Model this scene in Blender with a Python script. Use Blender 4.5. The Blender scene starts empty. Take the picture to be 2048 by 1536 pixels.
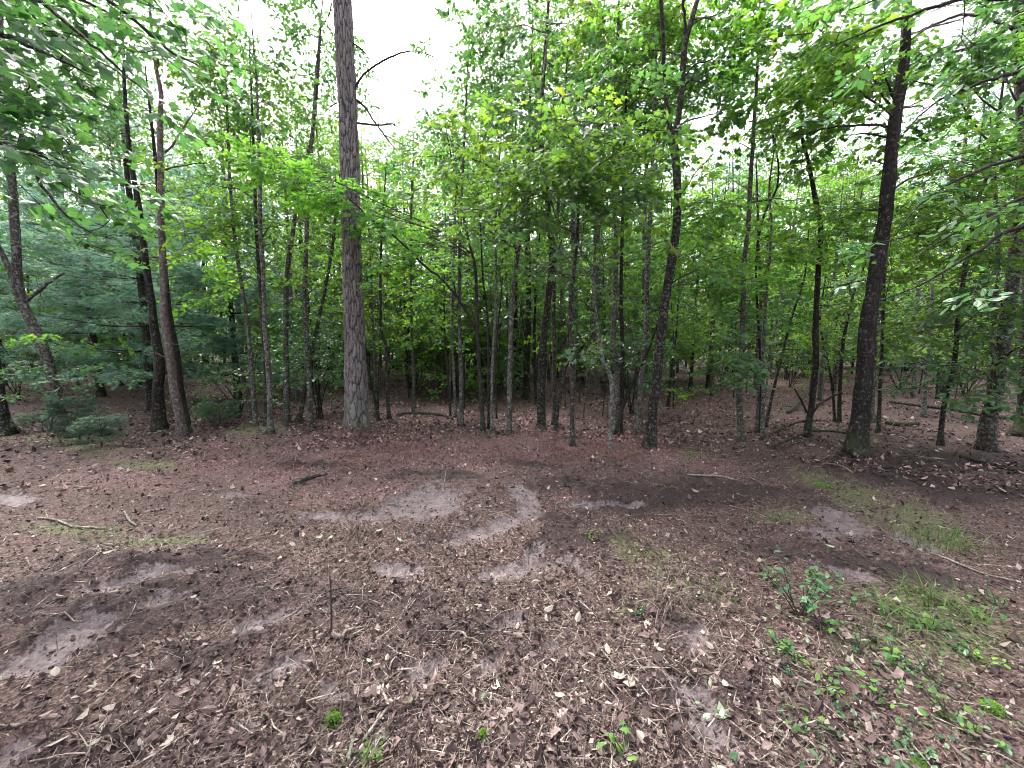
import bpy, math
import numpy as np

# ------------------------------------------------------------------ camera, sky, sun, exposure
SC = bpy.context.scene
COL = SC.collection
CAM_H, FPX, PITCH = 1.6, 800.0, math.radians(6.1)
cam_d = bpy.data.cameras.new('camera'); cam = bpy.data.objects.new('camera', cam_d); COL.objects.link(cam)
cam.location = (0, 0, CAM_H); cam.rotation_euler = (math.radians(90) - PITCH, 0, 0)
cam_d.sensor_width = 36; cam_d.lens = 36 * FPX / 2048; cam_d.clip_start = 0.05; cam_d.clip_end = 1000
SC.camera = cam
SUN_EL, SUN_AZ = math.radians(56), math.radians(-35)        # azimuth clockwise from +Y
w = bpy.data.worlds.new('World'); SC.world = w; w.use_nodes = True
nt = w.node_tree; nt.nodes.clear()
sky = nt.nodes.new('ShaderNodeTexSky'); sky.sky_type = 'NISHITA'; sky.sun_disc = False
sky.sun_elevation = SUN_EL; sky.sun_rotation = SUN_AZ; sky.air_density = 1.0; sky.dust_density = 6.0; sky.ozone_density = 1.0
hs = nt.nodes.new('ShaderNodeHueSaturation'); hs.inputs['Saturation'].default_value = 0.32
bg = nt.nodes.new('ShaderNodeBackground'); bg.inputs['Strength'].default_value = 0.15
ow = nt.nodes.new('ShaderNodeOutputWorld')
nt.links.new(sky.outputs[0], hs.inputs['Color']); nt.links.new(hs.outputs[0], bg.inputs['Color']); nt.links.new(bg.outputs[0], ow.inputs['Surface'])
sun_d = bpy.data.lights.new('sun', 'SUN'); sun_d.energy = 1.5; sun_d.angle = math.radians(22); sun_d.color = (1.0, 0.97, 0.93)
sun = bpy.data.objects.new('sun', sun_d); COL.objects.link(sun)
sun.rotation_euler = (math.radians(90) - SUN_EL, 0, -SUN_AZ + math.pi)
sun.location = (10, 20, 30)
SC.view_settings.view_transform = 'Standard'; SC.view_settings.look = 'None'
SC.view_settings.exposure = 2.34; SC.view_settings.gamma = 1.0
SC.render.engine = 'CYCLES'
cy = SC.cycles
cy.max_bounces = 8; cy.diffuse_bounces = 5; cy.glossy_bounces = 2; cy.transmission_bounces = 4; cy.transparent_max_bounces = 4
cy.caustics_reflective = False; cy.caustics_refractive = False; cy.sample_clamp_indirect = 6
cy.use_denoising = True
try:
    cy.denoiser = 'OPENIMAGEDENOISE'; cy.denoising_input_passes = 'RGB_ALBEDO_NORMAL'; cy.denoising_prefilter = 'ACCURATE'
except Exception: pass
cy.filter_width = 1.0

rng = np.random.default_rng(11)
U = rng.uniform

# ------------------------------------------------------------------ projection helpers (2048 x 1536 picture units)
cp, sp = math.cos(PITCH), math.sin(PITCH)
def ray(px, py):
    dx = (px - 1024) / FPX; dy = (768 - py) / FPX
    return np.array([dx, cp + dy * sp, -sp + dy * cp])
def gp(px, py):
    d = ray(px, py); t = -CAM_H / d[2]
    return np.array([d[0] * t, d[1] * t, 0.0])
def at(px, py, Y):
    d = ray(px, py); t = Y / d[1]
    return np.array([d[0] * t, Y, CAM_H + d[2] * t])
def proj(P):
    x, y, z = P[..., 0], P[..., 1], P[..., 2] - CAM_H
    dep = np.maximum(y * cp - z * sp, 0.02)
    return 1024 + FPX * x / dep, 768 - FPX * (y * sp + z * cp) / dep, dep
def depth_of(p): return p[1] * cp - (p[2] - CAM_H) * sp

# ------------------------------------------------------------------ noise
def hsh(ix, iy, seed=0):
    h = (ix.astype(np.int64) * 374761393 + iy.astype(np.int64) * 668265263 + seed * 1442695041) & 0x7fffffff
    h = ((h ^ (h >> 13)) * 1274126177) & 0x7fffffff
    return ((h ^ (h >> 16)) & 0xffff) / 65535.0
def vn(x, y, seed=0):
    ix, iy = np.floor(x), np.floor(y); fx, fy = x - ix, y - iy
    fx = fx * fx * (3 - 2 * fx); fy = fy * fy * (3 - 2 * fy)
    a = hsh(ix, iy, seed); b = hsh(ix + 1, iy, seed); c = hsh(ix, iy + 1, seed); d = hsh(ix + 1, iy + 1, seed)
    return (a * (1 - fx) + b * fx) * (1 - fy) + (c * (1 - fx) + d * fx) * fy
def fbm(x, y, o=4, seed=0):
    s = 0; a = 0.5; t = 0
    for i in range(o):
        s = s + a * vn(x * 2 ** i + 17.3 * i, y * 2 ** i - 9.1 * i, seed + i); t += a; a *= 0.5
    return s / t

# ------------------------------------------------------------------ mesh building
class MB:
    def __init__(s): s.V = []; s.F = []; s.n = 0
    def add(s, v, f, m=0):
        v = np.asarray(v, dtype=np.float64).reshape(-1, 3); f = np.asarray(f, dtype=np.int64)
        s.V.append(v); s.F.append((f + s.n, m)); s.n += len(v)
    def mesh(s, name, mats, smooth=False, origin=(0, 0, 0)):
        V = np.concatenate(s.V) - np.asarray(origin)
        me = bpy.data.meshes.new(name)
        loops = np.concatenate([f.ravel() for f, m in s.F]); tot = np.concatenate([np.full(len(f), f.shape[1]) for f, m in s.F])
        mi = np.concatenate([np.full(len(f), m) for f, m in s.F])
        me.vertices.add(len(V)); me.vertices.foreach_set('co', V.astype(np.float32).ravel())
        me.loops.add(len(loops)); me.loops.foreach_set('vertex_index', loops.astype(np.int32))
        me.polygons.add(len(tot)); st = np.concatenate([[0], np.cumsum(tot)[:-1]]).astype(np.int32)
        me.polygons.foreach_set('loop_start', st)
        for m in mats: me.materials.append(m)
        me.polygons.foreach_set('material_index', mi.astype(np.int32))
        me.polygons.foreach_set('use_smooth', np.full(len(tot), smooth))
        me.update(calc_edges=True)
        return me
    def build(s, name, mats, parent=None, smooth=False, origin=(0, 0, 0)):
        o = bpy.data.objects.new(name, s.mesh(name, mats, smooth, origin)); COL.objects.link(o)
        if parent is not None: o.parent = parent
        else: o.location = origin
        return o
def tag(o, label=None, cat=None, group=None, kind=None):
    if label: o['label'] = label
    if cat: o['category'] = cat
    if group: o['group'] = group
    if kind: o['kind'] = kind
    return o
def empty(name, loc):
    o = bpy.data.objects.new(name, None); o.empty_display_size = 0.2; COL.objects.link(o); o.location = loc; return o

def smooth_path(P, step):
    """Catmull-Rom resample of an n x k array."""
    P = np.asarray(P, float)
    Q = np.vstack([2 * P[0] - P[1], P, 2 * P[-1] - P[-2]])
    out = []
    for i in range(1, len(Q) - 2):
        n = max(1, int(np.linalg.norm((Q[i + 1] - Q[i])[:3]) / step))
        t = (np.arange(n) / n)[:, None]
        a, b, c, d = Q[i - 1], Q[i], Q[i + 1], Q[i + 2]
        out.append(0.5 * (2 * b + (c - a) * t + (2 * a - 5 * b + 4 * c - d) * t * t + (3 * b - a - 3 * c + d) * t ** 3))
    return np.vstack(out + [P[-1:]])
def tube(mb, P, R, n=8, mat=0, lump=0.0, cap=True, seed=0, lobes=0.0):
    P = np.asarray(P, float); R = np.asarray(R, float)
    T = np.gradient(P, axis=0); T /= np.linalg.norm(T, axis=1)[:, None] + 1e-9
    ref = np.array([0, 1.0, 0]) if abs(T[:, 1]).mean() < 0.8 else np.array([1.0, 0, 0])
    A = np.cross(T, ref); A /= np.linalg.norm(A, axis=1)[:, None] + 1e-9; B = np.cross(T, A)
    th = np.arange(n) / n * 2 * math.pi
    rr = R[:, None] * np.ones(n)
    if lump > 0:
        s = np.concatenate([[0], np.cumsum(np.linalg.norm(np.diff(P, axis=0), axis=1))])
        k = 2.2
        rr = rr * (1 + lump * (2 * fbm(np.cos(th)[None] * k + 50 + seed, np.sin(th)[None] * k + s[:, None] * 5 + seed * 3.1, 3, seed) - 1))
    if lobes > 0:
        hh_ = np.maximum(P[:, 2] - P[0, 2], 0)[:, None]; e_ = np.exp(-hh_ / (0.05 + 0.9 * R[0]))
        rr = rr * (1 + lobes * e_ * np.maximum(0, np.cos(th[None] * 2 + seed) * .6 + np.cos(th[None] * 3 + seed * 2.1) * .7))
    V = P[:, None] + rr[..., None] * (np.cos(th)[None, :, None] * A[:, None] + np.sin(th)[None, :, None] * B[:, None])
    m = len(P); i = np.arange(m - 1)[:, None] * n; j = np.arange(n)[None]; j2 = (j + 1) % n
    F = np.stack([i + j, i + j2, i + n + j2, i + n + j], -1).reshape(-1, 4)
    mb.add(V.reshape(-1, 3), F, mat)
    if cap:
        mb.F.append((np.array([list(range(mb.n - n, mb.n))]), mat))
        mb.F.append((np.array([list(range(mb.n - m * n, mb.n - m * n + n))[::-1]]), mat))

# ------------------------------------------------------------------ materials
def newmat(name):
    m = bpy.data.materials.new(name); m.use_nodes = True; t = m.node_tree; t.nodes.clear()
    out = t.nodes.new('ShaderNodeOutputMaterial'); return m, t, out
def N(t, typ, **kw):
    n = t.nodes.new(typ)
    for k, v in kw.items(): setattr(n, k, v)
    return n
def ramp(t, fac, stops):
    r = t.nodes.new('ShaderNodeValToRGB'); e = r.color_ramp.elements
    while len(e) < len(stops): e.new(0.5)
    for q, (p, c) in zip(e, stops): q.position = p; q.color = (*c, 1)
    t.links.new(fac, r.inputs[0]); return r.outputs[0]
def mix(t, fac, a, b, mode='MIX'):
    n = t.nodes.new('ShaderNodeMix'); n.data_type = 'RGBA'; n.blend_type = mode
    for s, v in ((n.inputs[0], fac), (n.inputs[6], a), (n.inputs[7], b)):
        if isinstance(v, bpy.types.NodeSocket): t.links.new(v, s)
        elif isinstance(v, (int, float)): s.default_value = v
        else: s.default_value = (*v, 1)
    return n.outputs[2]
def math_(t, op, a, b=0.0, clamp=False):
    n = t.nodes.new('ShaderNodeMath'); n.operation = op; n.use_clamp = clamp
    for s, v in ((n.inputs[0], a), (n.inputs[1], b)):
        if isinstance(v, bpy.types.NodeSocket): t.links.new(v, s)
        else: s.default_value = v
    return n.outputs[0]
def noise(t, co, scale, detail=4, rough=0.6):
    n = t.nodes.new('ShaderNodeTexNoise'); n.inputs['Scale'].default_value = scale; n.inputs['Detail'].default_value = detail
    n.inputs['Roughness'].default_value = rough
    if co is not None: t.links.new(co, n.inputs['Vector'])
    return n.outputs['Fac']
def leaf_mat(name, stops, trans, tf=0.5, rough=0.5, spec=0.22, hue_obj=0.03):
    m, t, out = newmat(name)
    g = N(t, 'ShaderNodeNewGeometry'); oi = N(t, 'ShaderNodeObjectInfo')
    col = ramp(t, g.outputs['Random Per Island'], stops)
    # patches of lighter and darker growth, and a shift from tree to tree
    pn = noise(t, g.outputs['Position'], 0.9, 2)
    col = mix(t, 1.0, col, ramp(t, pn, [(0.3, (0.72, 0.76, 0.80)), (0.7, (1.25, 1.22, 1.0))]), 'MULTIPLY')
    h = N(t, 'ShaderNodeHueSaturation')
    t.links.new(math_(t, 'ADD', math_(t, 'MULTIPLY', oi.outputs['Random'], hue_obj), 0.5 - hue_obj / 2), h.inputs['Hue'])
    t.links.new(math_(t, 'ADD', math_(t, 'MULTIPLY', oi.outputs['Random'], 0.35), 0.82), h.inputs['Value'])
    t.links.new(col, h.inputs['Color'])
    p = N(t, 'ShaderNodeBsdfPrincipled'); p.inputs['Roughness'].default_value = rough; p.inputs['Specular IOR Level'].default_value = spec
    t.links.new(h.outputs[0], p.inputs['Base Color'])
    tr = N(t, 'ShaderNodeBsdfTranslucent'); t.links.new(mix(t, 1.0, h.outputs[0], trans, 'MULTIPLY'), tr.inputs['Color'])
    mx = N(t, 'ShaderNodeMixShader'); mx.inputs[0].default_value = tf
    t.links.new(p.outputs[0], mx.inputs[1]); t.links.new(tr.outputs[0], mx.inputs[2]); t.links.new(mx.outputs[0], out.inputs[0])
    return m
G_STOPS = [(0.0, (0.050, 0.120, 0.040)), (0.4, (0.075, 0.170, 0.052)), (0.75, (0.100, 0.205, 0.058)), (0.97, (0.13, 0.22, 0.050)), (1.0, (0.15, 0.21, 0.05))]
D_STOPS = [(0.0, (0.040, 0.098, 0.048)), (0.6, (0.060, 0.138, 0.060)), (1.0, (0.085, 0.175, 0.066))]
Y_STOPS = [(0.0, (0.072, 0.165, 0.040)), (0.6, (0.110, 0.225, 0.048)), (1.0, (0.175, 0.28, 0.055))]
T2 = (2.2, 2.15, 1.0)
LEAF = leaf_mat('green_leaf', G_STOPS, T2, 0.44)
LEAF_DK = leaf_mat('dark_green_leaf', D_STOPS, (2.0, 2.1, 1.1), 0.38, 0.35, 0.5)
LEAF_YL = leaf_mat('yellow_green_leaf', Y_STOPS, T2, 0.48)
NEEDLE = leaf_mat('blue_green_needle', [(0, (0.10, 0.21, 0.165)), (0.6, (0.155, 0.285, 0.23)), (1, (0.22, 0.36, 0.30))], (1.6, 1.7, 1.5), 0.5, 0.5, 0.3, 0.02)
NEEDLE_DK = leaf_mat('green_needle', [(0, (0.050, 0.105, 0.065)), (1, (0.11, 0.19, 0.11))], (1.5, 1.6, 1.3), 0.3, 0.5, 0.3, 0.02)
GRASS = leaf_mat('grass_blade', [(0, (0.0375, 0.0900, 0.0225)), (0.6, (0.0675, 0.1425, 0.0375)), (1, (0.1650, 0.1950, 0.0750))], (1.7, 1.8, 1.2), 0.35)
def litter_mat(name, stops, tf=0.15):
    m, t, out = newmat(name)
    g = N(t, 'ShaderNodeNewGeometry')
    col = ramp(t, g.outputs['Random Per Island'], stops)
    n1 = noise(t, g.outputs['Position'], 60, 3)
    col = mix(t, 1.0, col, ramp(t, n1, [(0.3, (0.7, 0.7, 0.7)), (0.7, (1.15, 1.12, 1.1))]), 'MULTIPLY')
    p = N(t, 'ShaderNodeBsdfPrincipled'); p.inputs['Roughness'].default_value = 0.7; p.inputs['Specular IOR Level'].default_value = 0.25
    t.links.new(col, p.inputs['Base Color'])
    tr = N(t, 'ShaderNodeBsdfTranslucent'); t.links.new(col, tr.inputs['Color'])
    mx = N(t, 'ShaderNodeMixShader'); mx.inputs[0].default_value = tf
    t.links.new(p.outputs[0], mx.inputs[1]); t.links.new(tr.outputs[0], mx.inputs[2]); t.links.new(mx.outputs[0], out.inputs[0])
    return m
DRYLEAF = litter_mat('dry_leaf', [(0, (0.0239, 0.0152, 0.0158)), (0.42, (0.0643, 0.0411, 0.0403)), (0.70, (0.1331, 0.0919, 0.0876)), (0.88, (0.2479, 0.1874, 0.1708)), (0.98, (0.4131, 0.3436, 0.3020)), (1.0, (0.1836, 0.2142, 0.1313))])
REDLEAF = litter_mat('russet_litter', [(0, (0.0573, 0.0286, 0.0290)), (0.35, (0.1530, 0.0785, 0.0772)), (0.7, (0.3315, 0.1964, 0.1931)), (1.0, (0.6000, 0.4522, 0.4345))])
STRAW = litter_mat('straw_needle', [(0, (0.0252, 0.0158, 0.0151)), (0.45, (0.0936, 0.0648, 0.0590)), (0.8, (0.1944, 0.1476, 0.1260)), (1.0, (0.3024, 0.2592, 0.2160))])
REDSTRAW = litter_mat('red_pine_needle', [(0, (0.0675, 0.0304, 0.0301)), (0.5, (0.1913, 0.0891, 0.0858)), (1.0, (0.3825, 0.2279, 0.2121))])
DARKBIT = litter_mat('humus_crumb', [(0, (0.022, 0.014, 0.014)), (0.6, (0.050, 0.033, 0.031)), (1.0, (0.10, 0.068, 0.062))], 0.0)
PALELEAF = litter_mat('pale_dry_leaf', [(0, (0.2100, 0.1800, 0.1500)), (0.6, (0.2850, 0.2550, 0.2175)), (1.0, (0.2550, 0.2775, 0.2250))])
PALEGREEN = leaf_mat('pale_green_leaf', [(0, (0.20, 0.30, 0.18)), (1, (0.30, 0.38, 0.26))], (1, 1.1, 0.9), 0.2)

def bark_mat(name, dark, light, lichen, lich_amt, vscale=0.25, scale=40, bump=0.6, moss=0.0, red=None):
    m, t, out = newmat(name)
    tc = N(t, 'ShaderNodeTexCoord'); oi = N(t, 'ShaderNodeObjectInfo')
    mp = N(t, 'ShaderNodeMapping'); mp.inputs['Scale'].default_value = (1, 1, vscale); t.links.new(tc.outputs['Object'], mp.inputs[0])
    of = N(t, 'ShaderNodeVectorMath', operation='ADD'); t.links.new(mp.outputs[0], of.inputs[0])
    cmb = N(t, 'ShaderNodeCombineXYZ'); t.links.new(math_(t, 'MULTIPLY', oi.outputs['Random'], 40.0), cmb.inputs[2]); t.links.new(cmb.outputs[0], of.inputs[1])
    n1 = noise(t, of.outputs[0], scale, 5, 0.65)
    v = N(t, 'ShaderNodeTexVoronoi', feature='DISTANCE_TO_EDGE'); v.inputs['Scale'].default_value = scale * 0.8; t.links.new(of.outputs[0], v.inputs['Vector'])
    crack = ramp(t, v.outputs['Distance'], [(0.0, (0, 0, 0)), (0.18, (1, 1, 1))])
    col = mix(t, n1, tuple(c_ * 0.62 for c_ in dark), tuple(c_ * 0.62 for c_ in light))
    col = mix(t, 1.0, col, ramp(t, v.outputs['Distance'], [(0.0, (0.55, 0.52, 0.5)), (0.2, (1, 1, 1))]), 'MULTIPLY')
    big = noise(t, tc.outputs['Object'], 2.2, 3)
    col = mix(t, 1.0, col, ramp(t, big, [(0.3, (0.7, 0.68, 0.66)), (0.7, (1.25, 1.22, 1.2))]), 'MULTIPLY')
    ln = noise(t, tc.outputs['Object'], 24, 5, 0.75)
    lm = math_(t, 'MULTIPLY', ramp(t, math_(t, 'ADD', ln, math_(t, 'MULTIPLY', oi.outputs['Random'], 0.08)), [(0.60 - lich_amt * 0.16, (0, 0, 0)), (0.74 - lich_amt * 0.16, (1, 1, 1))]), 0.55)
    col = mix(t, lm, col, lichen)
    if moss > 0:
        sx = N(t, 'ShaderNodeSeparateXYZ'); t.links.new(tc.outputs['Object'], sx.inputs[0])
        mm = math_(t, 'MULTIPLY', math_(t, 'SUBTRACT', 1.0, math_(t, 'MULTIPLY', math_(t, 'ADD', sx.outputs[2], math_(t, 'MULTIPLY', oi.outputs['Random'], 0.5)), 1.5), True), moss)
        mm = math_(t, 'MULTIPLY', mm, ramp(t, noise(t, tc.outputs['Object'], 7, 3), [(0.4, (0, 0, 0)), (0.55, (1, 1, 1))]))
        col = mix(t, mm, col, (0.07, 0.10, 0.035))
    p = N(t, 'ShaderNodeBsdfPrincipled'); p.inputs['Roughness'].default_value = 0.9; p.inputs['Specular IOR Level'].default_value = 0.2
    t.links.new(col, p.inputs['Base Color'])
    b = N(t, 'ShaderNodeBump'); b.inputs['Strength'].default_value = bump; b.inputs['Distance'].default_value = 0.012
    t.links.new(math_(t, 'ADD', math_(t, 'MULTIPLY', crack, 0.6), n1), b.inputs['Height']); t.links.new(b.outputs[0], p.inputs['Normal'])
    t.links.new(p.outputs[0], out.inputs[0]); return m
def plate_bark():
    m, t, out = newmat('plated_pine_bark'); tc = N(t, 'ShaderNodeTexCoord'); at_ = N(t, 'ShaderNodeAttribute', attribute_name='plate')
    n1 = noise(t, tc.outputs['Object'], 45, 5, .7); n2 = noise(t, tc.outputs['Object'], 5, 4, .6)
    mp = N(t, 'ShaderNodeMapping'); mp.inputs['Scale'].default_value = (1, 1, .35); t.links.new(tc.outputs['Object'], mp.inputs[0]); n3 = noise(t, mp.outputs[0], 90, 4, .7)
    col = ramp(t, n3, [(.3, (0.075, 0.065, 0.066)), (.5, (0.165, 0.148, 0.150)), (.7, (0.30, 0.28, 0.285))])
    sp2 = N(t, 'ShaderNodeSeparateColor'); t.links.new(at_.outputs['Color'], sp2.inputs[0])
    col = mix(t, sp2.outputs[0], (0.020, 0.014, 0.013), col)
    col = mix(t, 1.0, col, ramp(t, sp2.outputs[1], [(0, (.7, .68, .68)), (1, (1.25, 1.22, 1.22))]), 'MULTIPLY')
    sx = N(t, 'ShaderNodeSeparateXYZ'); t.links.new(tc.outputs['Object'], sx.inputs[0])
    mm = math_(t, 'MULTIPLY', math_(t, 'SUBTRACT', 1.0, math_(t, 'MULTIPLY', sx.outputs[2], 1.2), True), ramp(t, n2, [(.4, (0, 0, 0)), (.6, (.8, .8, .8))]))
    col = mix(t, mm, col, (0.10, 0.13, 0.075))
    p = N(t, 'ShaderNodeBsdfPrincipled'); p.inputs['Roughness'].default_value = .9; t.links.new(col, p.inputs['Base Color'])
    b = N(t, 'ShaderNodeBump'); b.inputs['Strength'].default_value = .8; b.inputs['Distance'].default_value = .01; t.links.new(n3, b.inputs['Height']); t.links.new(b.outputs[0], p.inputs['Normal']); t.links.new(p.outputs[0], out.inputs[0]); return m
PLATE = plate_bark()
BARK_PINE = bark_mat('pine_bark', (0.055, 0.040, 0.036), (0.26, 0.205, 0.19), (0.33, 0.34, 0.31), 0.25, 0.35, 22, 0.8, 0.5)
BARK_RED = bark_mat('reddish_bark', (0.105, 0.082, 0.080), (0.30, 0.240, 0.23), (0.34, 0.32, 0.30), 0.15, 0.4, 30, 0.6)
BARK_GREY = bark_mat('grey_bark', (0.050, 0.045, 0.043), (0.155, 0.142, 0.134), (0.33, 0.35, 0.31), 0.55, 0.3, 34, 0.5, 0.5)
BARK_DARK = bark_mat('dark_bark', (0.018, 0.016, 0.016), (0.066, 0.058, 0.055), (0.26, 0.27, 0.23), 0.12, 0.25, 34, 0.7, 0.6)
BARK_BRN = bark_mat('brown_bark', (0.030, 0.025, 0.024), (0.110, 0.094, 0.089), (0.28, 0.28, 0.25), 0.25, 0.25, 34, 0.6, 0.5)
TWIG = bark_mat('twig_bark', (0.05, 0.036, 0.030), (0.15, 0.12, 0.10), (0.30, 0.31, 0.28), 0.3, 0.5, 60, 0.2)
DEADWOOD = bark_mat('bleached_dead_wood', (0.16, 0.125, 0.105), (0.40, 0.34, 0.29), (0.46, 0.44, 0.40), 0.3, 0.3, 60, 0.3)
BARKS = dict(pine=BARK_PINE, red=BARK_RED, grey=BARK_GREY, dark=BARK_DARK, brown=BARK_BRN)

# ------------------------------------------------------------------ ground
# (picture x, y, half width, half height, tilt degrees): where the scraped bare soil, the russet needles, grass and humus lie
BARE = [(845, 1010, 88, 30, -10), (735, 1032, 100, 13, -3), (1040, 990, 34, 16, 20), (1052, 1020, 34, 20, 60), (1010, 1048, 52, 16, -22), (940, 1072, 66, 15, -14), (1060, 1110, 52, 15, -45),
        (1035, 1135, 80, 14, -8), (1160, 1130, 40, 12, 35), (1690, 1052, 70, 22, 22), (1650, 1070, 50, 16, 10), (1820, 1080, 60, 10, 20),
        (130, 1290, 110, 26, -22), (60, 1330, 110, 20, -15), (240, 1190, 70, 13, -14), (340, 1210, 60, 14, -10), (330, 1165, 80, 10, -5), (520, 1245, 85, 15, -14), (560, 1330, 70, 24, -25), (540, 1345, 50, 14, -20),
        (660, 1370, 28, 26, 0), (865, 1315, 38, 22, -10), (835, 1345, 30, 20, 0), (980, 1320, 30, 30, 20), (1020, 1230, 40, 16, -25), (800, 1130, 50, 9, 5),
        (1380, 1270, 50, 24, 25), (1400, 1400, 60, 34, 30), (1430, 1470, 70, 30, 20), (30, 1000, 50, 14, 0), (20, 1510, 70, 24, -25), (1180, 1010, 60, 8, 0), (790, 1140, 40, 12, 10),
        (1100, 1290, 40, 12, -30), (1250, 1010, 50, 8, 0), (640, 1030, 60, 8, 0), (1700, 1150, 70, 10, 10), (470, 990, 40, 6, 0)]
HUMUS = [(1180, 985, 150, 22, 3), (1480, 985, 150, 26, 5), (1120, 1060, 60, 40, -30), (250, 1240, 260, 60, -12), (500, 1200, 160, 30, -8), (330, 1150, 230, 26, 0), (60, 1210, 140, 46, -10), (450, 1300, 150, 16, -20), (1310, 1000, 200, 30, -2), (1700, 1130, 180, 26, 10), (1840, 1150, 140, 24, 12), (1600, 1010, 80, 16, 10), (1380, 1400, 120, 90, 20),
         (880, 960, 90, 14, 5), (940, 1250, 130, 34, 0), (700, 1200, 120, 26, 0), (450, 1120, 110, 16, 0), (1800, 960, 160, 18, 5), (1950, 990, 120, 26, 5), (1080, 935, 90, 8, 8), (700, 1420, 120, 40, 0),
         (180, 1500, 150, 30, -20), (600, 930, 70, 8, 0), (1200, 1080, 70, 12, 0), (860, 1200, 110, 20, 0), (1850, 930, 200, 24, 0)]
RED = [(650, 905, 260, 34, 0), (900, 900, 260, 42, 0), (1150, 890, 220, 36, 0), (560, 955, 260, 30, 0), (720, 990, 180, 26, 0), (1350, 930, 150, 26, 5), (420, 930, 200, 30, 0), (260, 960, 200, 24, 0),
       (1500, 800, 400, 30, 0), (1050, 830, 500, 26, 0), (850, 940, 200, 24, 0), (1900, 800, 300, 20, 0), (1220, 990, 150, 16, 0)]
GREEN = [(1720, 1000, 70, 34, 28), (1840, 1050, 90, 36, 18), (1890, 1080, 50, 26, 10), (1640, 960, 60, 16, 15), (1560, 1040, 60, 14, 0), (160, 900, 90, 16, 0), (300, 930, 60, 14, 0), (1380, 1190, 110, 36, 15),
         (1300, 1110, 90, 24, 10), (1380, 915, 50, 12, 0), (420, 820, 70, 16, 0), (520, 860, 60, 14, 0), (1240, 910, 40, 8, 0), (1250, 1215, 40, 20, 0), (100, 880, 80, 12, 0),
         (1850, 1220, 150, 40, 5), (1950, 1300, 120, 50, 0), (1750, 1290, 90, 36, 0), (290, 1090, 110, 14, 0), (150, 1060, 120, 14, 0)]
def mask(B, px, py, soft=0.55, seed=1):
    x = px / 60.0; y = py / 24.0
    wx = (fbm(x, y, 4, seed) - 0.5) * (0.7 if seed == 1 else 1.1) + (fbm(x * 7, y * 6, 4, seed + 40) - 0.5) * 1.3
    s = np.zeros_like(px)
    for cx, cy_, rx, ry, a in B:
        c, d = math.cos(math.radians(a)), math.sin(math.radians(a))
        # tilt is measured on the foreshortened ground, so turn it in picture units
        u = ((px - cx) * c + (py - cy_) * d) / rx; v = (-(px - cx) * d + (py - cy_) * c) / ry
        r = np.sqrt(u * u + v * v) + wx
        s = np.maximum(s, np.clip((1.15 - r) / soft, 0, 1))
    return s
def masks(x, y):
    P = np.stack([x, np.maximum(y, 0.4), np.zeros_like(x)], -1)
    px, py, dep = proj(P)
    ok = y > 0.5
    return (mask(BARE, px, py, 0.45, 1) * ok, mask(HUMUS, px, py, 0.6, 2) * ok, mask(RED, px, py, 0.9, 3) * ok, mask(GREEN, px, py, 0.7, 4) * ok)
def Hbase(x, y):
    return 0.10 * (fbm(x * 0.35, y * 0.35, 3, 5) - 0.5) + 0.05 * (fbm(x * 1.6, y * 1.6, 3, 9) - 0.5)
MOUNDS = [(1075, 885, 0.42, 0.16), (735, 872, 0.55, 0.12), (650, 885, 0.5, 0.08), (860, 965, 0.35, 0.08), (960, 985, 0.30, 0.05), (620, 968, 0.28, 0.07), (330, 1165, 0.30, 0.06),
          (80, 1215, 0.40, 0.09), (720, 1070, 0.25, 0.05), (880, 1070, 0.25, 0.05), (1180, 935, 0.6, 0.05), (1330, 925, 0.5, 0.08), (150, 915, 0.5, 0.10), (1340, 1210, 0.22, 0.05), (1000, 1480, 0.2, 0.04),
          (280, 1150, 0.2, 0.05), (1600, 1015, 0.3, 0.05), (190, 1160, 0.25, 0.05), (960, 905, 0.4, 0.05)]
MP = [(*gp(a, b)[:2], r, h * 0.9) for a, b, r, h in MOUNDS]
def H(x, y, m=None):
    x = np.asarray(x, float); y = np.asarray(y, float)
    if m is None: m = masks(x, y)
    h = Hbase(x, y)
    for a, b, r, q in MP: h = h + q * np.exp(-((x - a) ** 2 / 1.6 + (y - b) ** 2) / (r * r)) * (0.15 + 1.5 * fbm(x * 3.3 + 5, y * 3.3, 3, 51))
    bare, hum, red, grn = m
    rough = 0.014 + 0.040 * hum + 0.016 * red
    h = h + (1 - 0.9 * bare) * (rough * 2.2 * (fbm(x * 7, y * 7, 4, 21) - 0.35)) - 0.035 * bare
    return h + 0.010 * bare * (fbm(x * 3, y * 12, 2, 33) - 0.5)

def axis(lo, hi, a, b, step, grow=1.13):
    mid = list(np.arange(a, b + 1e-6, step)); L = []; R = []; s = step; v = a
    while v > lo: s *= grow; v -= s; L.append(v)
    s = step; v = b
    while v < hi: s *= grow; v += s; R.append(v)
    return np.array(L[::-1] + mid + R)
xs = axis(-220, 220, -5.5, 5.5, 0.045, 1.055); ys = axis(-60, 260, 0.6, 6.5, 0.036, 1.045)
X, Y = np.meshgrid(xs, ys)
M4 = masks(X, Y); Z = H(X, Y, M4)
nx, ny = len(xs), len(ys)
i = np.arange(ny - 1)[:, None] * nx; j = np.arange(nx - 1)[None]
mb = MB(); mb.add(np.stack([X, Y, Z], -1), np.stack([i + j, i + j + 1, i + nx + j + 1, i + nx + j], -1).reshape(-1, 4))
m, t, out = newmat('forest_floor_soil')
g = N(t, 'ShaderNodeNewGeometry'); P_ = g.outputs['Position']
at1 = N(t, 'ShaderNodeAttribute', attribute_name='cover'); sep = N(t, 'ShaderNodeSeparateColor'); t.links.new(at1.outputs['Color'], sep.inputs[0])
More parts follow.
